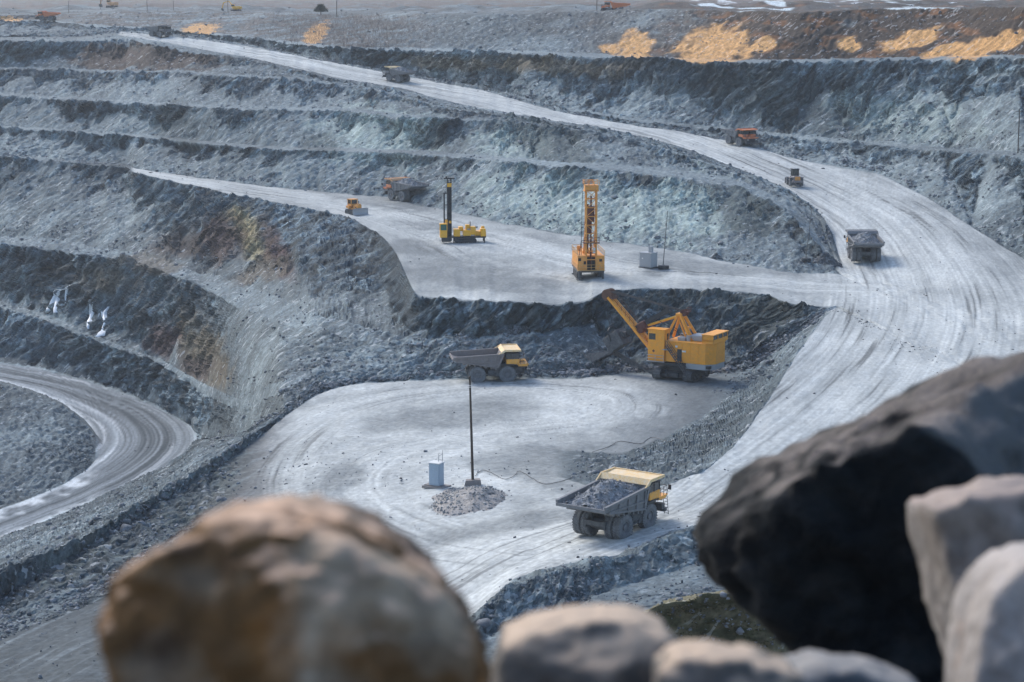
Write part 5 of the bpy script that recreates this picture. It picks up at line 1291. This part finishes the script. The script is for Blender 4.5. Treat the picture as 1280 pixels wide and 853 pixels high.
# ------------------------------------------------------------------ scree: loose stones on spill slopes, berms and benches
rg = np.random.default_rng(21)
ok = GVIS & (GTX > -30) & (GTX < 1310) & (GTY < 860)
wgt = np.where(ok, sstep(.22, .6, fw) * np.where(facing > .3, .03 + .97 * (1 - cl) ** 2, 1.0), 0)
wgt = wgt * (.25 + 1.5 * sstep(-.1, .5, mid)) * np.where(strip("B1", "B2", "P1", "P2", "S1", "S2", "U8", "F1", "T1"), 2.2, 1.0)
wgt = wgt * np.where(strip("F2", "T2", "U1", "V2", "W2"), np.where(RT[:, None] < .22, 2.2, .7), 1.0)
pw = (wgt / wgt.sum()).ravel()
N = 34000
k = rg.choice(pw.size, N, p=pw)
pos = VT[k] + rg.normal(0, .25, (N, 3)) * [1, 1, .15]
dist = pos[:, 1]
size = (.10 + .00030 * dist) * np.exp(rg.normal(-.1, .6, N)); size = np.clip(size, .06, 1.2)
tag(scatter("scree", pos, size, M["stone"], 2), kind="stuff")
flat = np.where(ok & (fw < .2), 1.0, 0) * sstep(-.2, .5, mot2); pw = (flat / flat.sum()).ravel(); N = 1500
k = rg.choice(pw.size, N, p=pw); pos = VT[k] + rg.normal(0, .4, (N, 3)) * [1, 1, .02]
tag(scatter("loose_stones", pos, np.clip(.09 * np.exp(rg.normal(0, .6, N)), .04, .4) * (.5 + pos[:, 1] / 500), M["darkstone"], 6), kind="stuff")

edge_ = np.where(ok & (rough > .1) & (rough < .4), 1.0, 0) + np.where(ok & strip("S1", "B3", "V1") & (XSg > 790) & (fw < .3), .5 * sstep(.8, 1, np.abs(RT[:, None] * 2 - 1)), 0); pw = (edge_ / edge_.sum()).ravel(); N = 2600
k = rg.choice(pw.size, N, p=pw); pos = VT[k] + rg.normal(0, .9, (N, 3)) * [1, 1, .01]
tag(scatter("spilled_stones", pos, np.clip(.09 * np.exp(rg.normal(0, .6, N)), .04, .5) * (.6 + pos[:, 1] / 500), M["stone"], 7), kind="stuff")

# ------------------------------------------------------------------ the ledge at the photographer's feet and the boulders lying on it
nx, ny = 90, 110
gx = np.linspace(-1, 1, nx); gx = np.sign(gx) * (np.abs(gx) ** 2.2) * 70
gy = np.concatenate([np.linspace(-3, 7.2, 60), 7.2 + (np.linspace(0, 1, 51)[1:] ** 2) * 150])
LX, LYY = np.meshgrid(gx, gy)
LZZ = np.where(LYY < 7.2, -.42 - .27 * LYY - .9 * sstep(.3, .52, -LX / np.maximum(LYY, 1) * 2.6), -3.1 - (LYY - 7.2) * 1.05)
LZZ = np.maximum(LZZ, -62.0) - .02 * np.abs(LX) ** 1.3 + .05 * fbm(LX * 1.2, LYY * 1.2, LX * 0, 3) + np.where(LYY > 7.3, 1, 0) * .8 * fbm(LX / 4, LYY / 4, LX * 0, 3)
LZZ = np.where(LYY > 7.0, np.minimum(LZZ, -.42 * LYY), LZZ)
V = np.stack([LX, LYY, LZZ], -1).reshape(-1, 3)
ii = np.arange(nx * ny).reshape(ny, nx)
Q4 = np.stack([ii[:-1, :-1], ii[:-1, 1:], ii[1:, 1:], ii[1:, :-1]], -1).reshape(-1, 4)
me = grid_mesh("rock_ledge", V, Q4)
me.materials.append(rock_mat("ledge_rubble", (.13, .12, .11), (.24, .23, .22), (.33, .31, .29), 1.5, bump=.8, dist=.1))
o = bpy.data.objects.new("rock_ledge", me); COL.objects.link(o); tag(o, kind="structure")

CAM_R, CAM_U, CAM_F = Vector((1, 0, 0)), Vector((0, SP, CP)), Vector((0, CP, -SP))
def boulder(poly, d, front, back, mat, label, seed, rough=.05, sharp=55, extra=(), sub=5):
    """a broken block: planes round its outline, planes for its near and far sides, worn edges and a rough skin"""
    cx = sum(p[0] for p in poly) / len(poly); cy = sum(p[1] for p in poly) / len(poly)
    c = atd(cx, cy, d); s = c.dot(CAM_F) / FPX
    pl = []; n = len(poly)
    area = sum(poly[i][0] * poly[(i + 1) % n][1] - poly[(i + 1) % n][0] * poly[i][1] for i in range(n))
    rg = np.random.default_rng(seed)
    for i in range(n):
        (x0, y0), (x1, y1) = poly[i], poly[(i + 1) % n]
        ex, ey = x1 - x0, y1 - y0; l = math.hypot(ex, ey)
        nx_, ny_ = (ey / l, -ex / l) if area > 0 else (-ey / l, ex / l)
        h = (x0 - cx) * nx_ + (y0 - cy) * ny_
        pl.append((nx_, -ny_, 0.0, h * s))
    def add(v, dist): v = np.array(v, float); v /= np.linalg.norm(v); pl.append((*v, dist))
    for v in front: add((v[0], v[1], -1.0), v[2])
    for v in ((.0, .3, 1), (.5, -.1, 1), (-.5, -.1, 1), (0, -.6, 1)): add(v, back)
    for v in extra: add(v[:3], v[3])
    P = np.array(pl)
    bm = bmesh.new(); bmesh.ops.create_icosphere(bm, subdivisions=sub, radius=1)
    D = np.array([v.co[:] for v in bm.verts])
    r = (np.clip(D @ P[:, :3].T, 0, None) / np.maximum(P[:, 3], 1e-3)[None]) ** sharp
    r = r.sum(1) ** (-1.0 / sharp)
    W = D * r[:, None]
    R0 = float(np.median(r))
    q = W / R0 * 1.6 + seed * 3.1
    r2 = 1 + rough * .8 * fbm(q[:, 0], q[:, 1], q[:, 2], 4, .55) + rough * 1.0 * (cells(q[:, 0] * 1.9, q[:, 1] * 1.9, q[:, 2] * 1.9)[0] - .5) + rough * .45 * fbm(q[:, 0] * 4, q[:, 1] * 5, q[:, 2] * 5, 3)
    W = W * (r2 * .962)[:, None]
    for v, w in zip(bm.verts, W): v.co = CAM_R * w[0] + CAM_U * w[1] + CAM_F * w[2]
    for f in bm.faces: f.smooth = True
    me = bpy.data.meshes.new("boulder"); bm.to_mesh(me); bm.free(); me.materials.append(mat)
    o = bpy.data.objects.new("boulder", me); COL.objects.link(o); o.location = c
    return tag(o, label, "boulder", "boulders in front of the camera")
def stained_mat():
    g = NT("tan_stained_boulder"); p = g.objco()
    n1 = g.noise(p, 3.4, 3, .55); n2 = g.noise(g.n("ShaderNodeMapping", i_Vector=p, i_Location=(3, 7, 1)).outputs[0], 4.6, 4, .55); n3 = g.noise(g.n("ShaderNodeMapping", i_Vector=p, i_Location=(9, 2, 5)).outputs[0], 3.8, 3, .5); n4 = g.noise(p, 22, 5, .65)
    b = g.mix(g.ramp(n1, .49, .63), (.12, .068, .03), (.33, .275, .21))
    b = g.mix(g.ramp(n3, .52, .66), b, (.28, .125, .035))
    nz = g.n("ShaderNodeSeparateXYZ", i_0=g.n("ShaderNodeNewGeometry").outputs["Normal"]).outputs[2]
    b = g.mix(g.math('MULTIPLY', g.ramp(g.math('ADD', nz, g.math('MULTIPLY', n2, 1.6)), 1.47, 1.85), .9), b, (.72, .50, .36))  # iron stain and the lit look of the top, painted on up-facing parts
    b = g.mix(g.math('MULTIPLY', g.ramp(n3, .30, .42, 1, 0), .85), b, (.028, .022, .02))
    v = g.ramp(n4, .3, .7, .7, 1.3)
    b = g.mix(1.0, b, g.n("ShaderNodeCombineColor", i_0=v, i_1=v, i_2=v).outputs[0], 'MULTIPLY')
    g.set("Base Color", b); g.set("Roughness", .9); g.set("Specular IOR Level", .2)
    g.set("Normal", g.n("ShaderNodeBump", i_Height=g.math('ADD', n1, g.math('MULTIPLY', n4, .3)), i_Strength=.8, i_Distance=.03).outputs[0]); return g.m
tan = stained_mat()
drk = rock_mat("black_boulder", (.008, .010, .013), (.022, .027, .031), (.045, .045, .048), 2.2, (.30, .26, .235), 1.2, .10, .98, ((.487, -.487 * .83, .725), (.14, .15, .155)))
pnk = rock_mat("pinkish_boulder", (.17, .145, .125), (.24, .225, .215), (.09, .068, .055), 3.0, (.36, .295, .26), .7, .02)
pal = rock_mat("pale_boulder", (.34, .305, .28), (.26, .245, .235), (.22, .165, .135), 3.0, (.46, .415, .385), .7, .02)
slt = rock_mat("slate_boulder", (.05, .062, .072), (.10, .115, .125), (.16, .14, .12), 3.0, (.30, .29, .28), .7, .02)
gry = rock_mat("grey_tan_boulder", (.16, .145, .13), (.10, .10, .10), (.27, .22, .17), 3.6, (.58, .45, .34), .7, .02)
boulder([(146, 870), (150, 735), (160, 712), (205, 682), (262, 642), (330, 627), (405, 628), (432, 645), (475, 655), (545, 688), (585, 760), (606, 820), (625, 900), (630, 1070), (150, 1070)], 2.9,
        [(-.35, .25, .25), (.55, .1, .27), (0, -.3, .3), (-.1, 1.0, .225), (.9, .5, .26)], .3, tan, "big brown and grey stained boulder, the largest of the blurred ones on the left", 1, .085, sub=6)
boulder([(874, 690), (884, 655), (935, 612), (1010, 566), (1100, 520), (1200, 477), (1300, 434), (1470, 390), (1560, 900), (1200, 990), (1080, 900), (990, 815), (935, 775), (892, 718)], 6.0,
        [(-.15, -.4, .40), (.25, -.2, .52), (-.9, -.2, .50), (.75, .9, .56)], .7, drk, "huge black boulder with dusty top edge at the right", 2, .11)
boulder([(1138, 652), (1148, 634), (1190, 615), (1280, 600), (1400, 600), (1450, 960), (1215, 960), (1185, 810), (1152, 705)], 4.6,
        [(-.3, .2, .2), (.2, .5, .22), (.1, -.3, .25)], .25, pnk, "pinkish brown boulder resting against the huge black one", 3, .07)
boulder([(1192, 1010), (1196, 850), (1206, 785), (1226, 728), (1262, 692), (1330, 672), (1450, 700), (1470, 1010)], 4.0,
        [(-.4, .3, .17), (.2, .3, .2), (0, -.3, .2)], .22, pal, "pale smooth boulder in the lower right corner", 4, .06)
boulder([(610, 1030), (612, 830), (622, 795), (655, 780), (722, 768), (790, 767), (838, 786), (866, 830), (880, 1030)], 3.6,
        [(-.2, .1, .16), (.4, .3, .17), (0, .9, .14)], .2, gry, "low tan topped boulder between the brown boulder and the olive bank", 5, .06)
boulder([(812, 1060), (816, 832), (842, 812), (885, 808), (950, 818), (998, 838), (1015, 1060)], 3.3,
        [(-.2, .3, .12), (.3, .5, .13)], .16, gry, "small mottled tan boulder under the olive bank", 6, .07)
boulder([(965, 1030), (975, 832), (1020, 819), (1090, 829), (1150, 852), (1180, 1030)], 3.8,
        [(0, .4, .14), (.4, .2, .16)], .16, slt, "slate blue boulder at the bottom under the huge black one", 7, .06)

# ------------------------------------------------------------------ moss on the bank, bare brush and a pine on the rim, far hills, air
rg = np.random.default_rng(31)
mm = np.where(strip("G0") & GVIS & (GTX > 780) & (GTX < 960) & (GTY > 735), sstep(-.1, .3, fbm(X / 2.5, Y / 3, Z, 3)) + 1.5 * (RT[:, None] > .93), 0); pw = (mm / mm.sum()).ravel()
k = rg.choice(pw.size, 2600, p=pw)
moss = rock_mat("olive_moss", (.035, .036, .014), (.085, .075, .032), (.13, .105, .055), 6, bump=1, dist=.05)
tag(scatter("moss", VT[k] + rg.normal(0, .3, (2600, 3)) * [1, 1, .1], .09 * np.exp(rg.normal(0, .5, 2600)), moss, 9, squash=.5), kind="stuff")
def sticks(name, P, H, mat, seed, spread=.35, r=.035):
    rg = np.random.default_rng(seed); V, F = [], []
    for i, (p, h) in enumerate(zip(P, H)):
        tip = p + np.array([rg.normal(0, spread * h), rg.normal(0, spread * h), h])
        for a in (0, 2.1, 4.2): V.append(p + np.array([math.cos(a) * r, math.sin(a) * r, -.1]))
        V.append(tip); b = 4 * i
        F += [(b, b + 1, b + 3), (b + 1, b + 2, b + 3), (b + 2, b, b + 3)]
    me = grid_mesh(name, np.array(V), np.array(F), smooth=False); me.materials.append(mat)
    o = bpy.data.objects.new(name, me); COL.objects.link(o); return o
twig = paint("bare_twigs", (.10, .075, .062), .9, (.16, .13, .11), .4)
mm = np.where(strip("W4", "V2", "W3") & GVIS & (GTX > 300) & (GTX < 580) & (GTY > 14) & (GTY < 66), np.clip(ell(455, 40, 70, 18) + ell(380, 35, 60, 16) * .6, 0, 1), 0); pw = (mm / mm.sum()).ravel()
k = rg.choice(pw.size, 5200, p=pw)
tag(sticks("brushwood", VT[k], rg.uniform(.8, 2.8, 5200), twig, 4), kind="stuff")
q = gp(401, 19); q = atd(401, 19, q.y + 3)
pb = empty("pine_tree", q, 0, "dark bushy pine on the far rim beside the skyline pole", "tree")
m = MB(); m.rod((0, 0, -.5), (0, 0, 4.0), .22, .08, 8); m.build("trunk", M["wood"], pb)
rg = np.random.default_rng(8); n = 2400; th = rg.uniform(0, 6.28, n); hh = rg.uniform(.3, 1, n) ** .8 * 4.4; rr = (1 - hh / 5.2) * 4.4 * np.sqrt(rg.uniform(.05, 1, n)) * (1 + .3 * np.sin(th * 3))
Pn = np.stack([rr * np.cos(th), rr * np.sin(th), hh - .2], 1)
needle = paint("pine_needles", (.022, .034, .022), .9, (.05, .06, .04), .3)
sticks("crown", Pn, rg.uniform(.5, 1.1, n), needle, 5, .7, .09).parent = pb
m = MB(); hx = np.array([-900, 0, 60, 100, 200, 420, 700, 1000, 1400, 2400]); hy = np.array([5, 4, 3, -4, -14, -22, -26, -20, -22, -18]); XH = np.linspace(-900, 2400, 160)
prof_ = np.interp(XH, hx, hy) + 2.5 * fbm(XH / 90, XH * 0, XH * 0, 4)
rows_ = []
for dd, f in ((2300, 0), (2600, .55), (3000, 1.0), (3500, .4)):
    rr_ = []
    for x, y in zip(XH, prof_):
        top = atd(x, y, 3000).z; base = -24
        v = atd(x, 0, dd); rr_.append(m.bm.verts.new((v.x, v.y, base + (top - base) * f)))
    rows_.append(rr_)
for a, b in zip(rows_[:-1], rows_[1:]):
    for i in range(len(a) - 1): m.bm.faces.new((a[i], a[i + 1], b[i + 1], b[i]))
tag(m.build("hills", rock_mat("hill_cover", (.08, .085, .08), (.14, .13, .12), (.3, .3, .3), .02, bump=0), smooth=True), kind="structure")
m = MB(); m.box((0, 2080, -43), (5200, 4240, 126))
hz = m.build("haze", M["glass"]); hz["kind"] = "stuff"
hm = bpy.data.materials.new("haze_air"); hm.use_nodes = True; ht = hm.node_tree
ht.nodes.remove(ht.nodes["Principled BSDF"])
pv = ht.nodes.new("ShaderNodeVolumePrincipled"); pv.inputs["Density"].default_value = .00012; pv.inputs["Color"].default_value = (.80, .87, .95, 1); pv.inputs["Anisotropy"].default_value = .2
ht.links.new(pv.outputs[0], ht.nodes["Material Output"].inputs["Volume"])
hz.data.materials.clear(); hz.data.materials.append(hm)
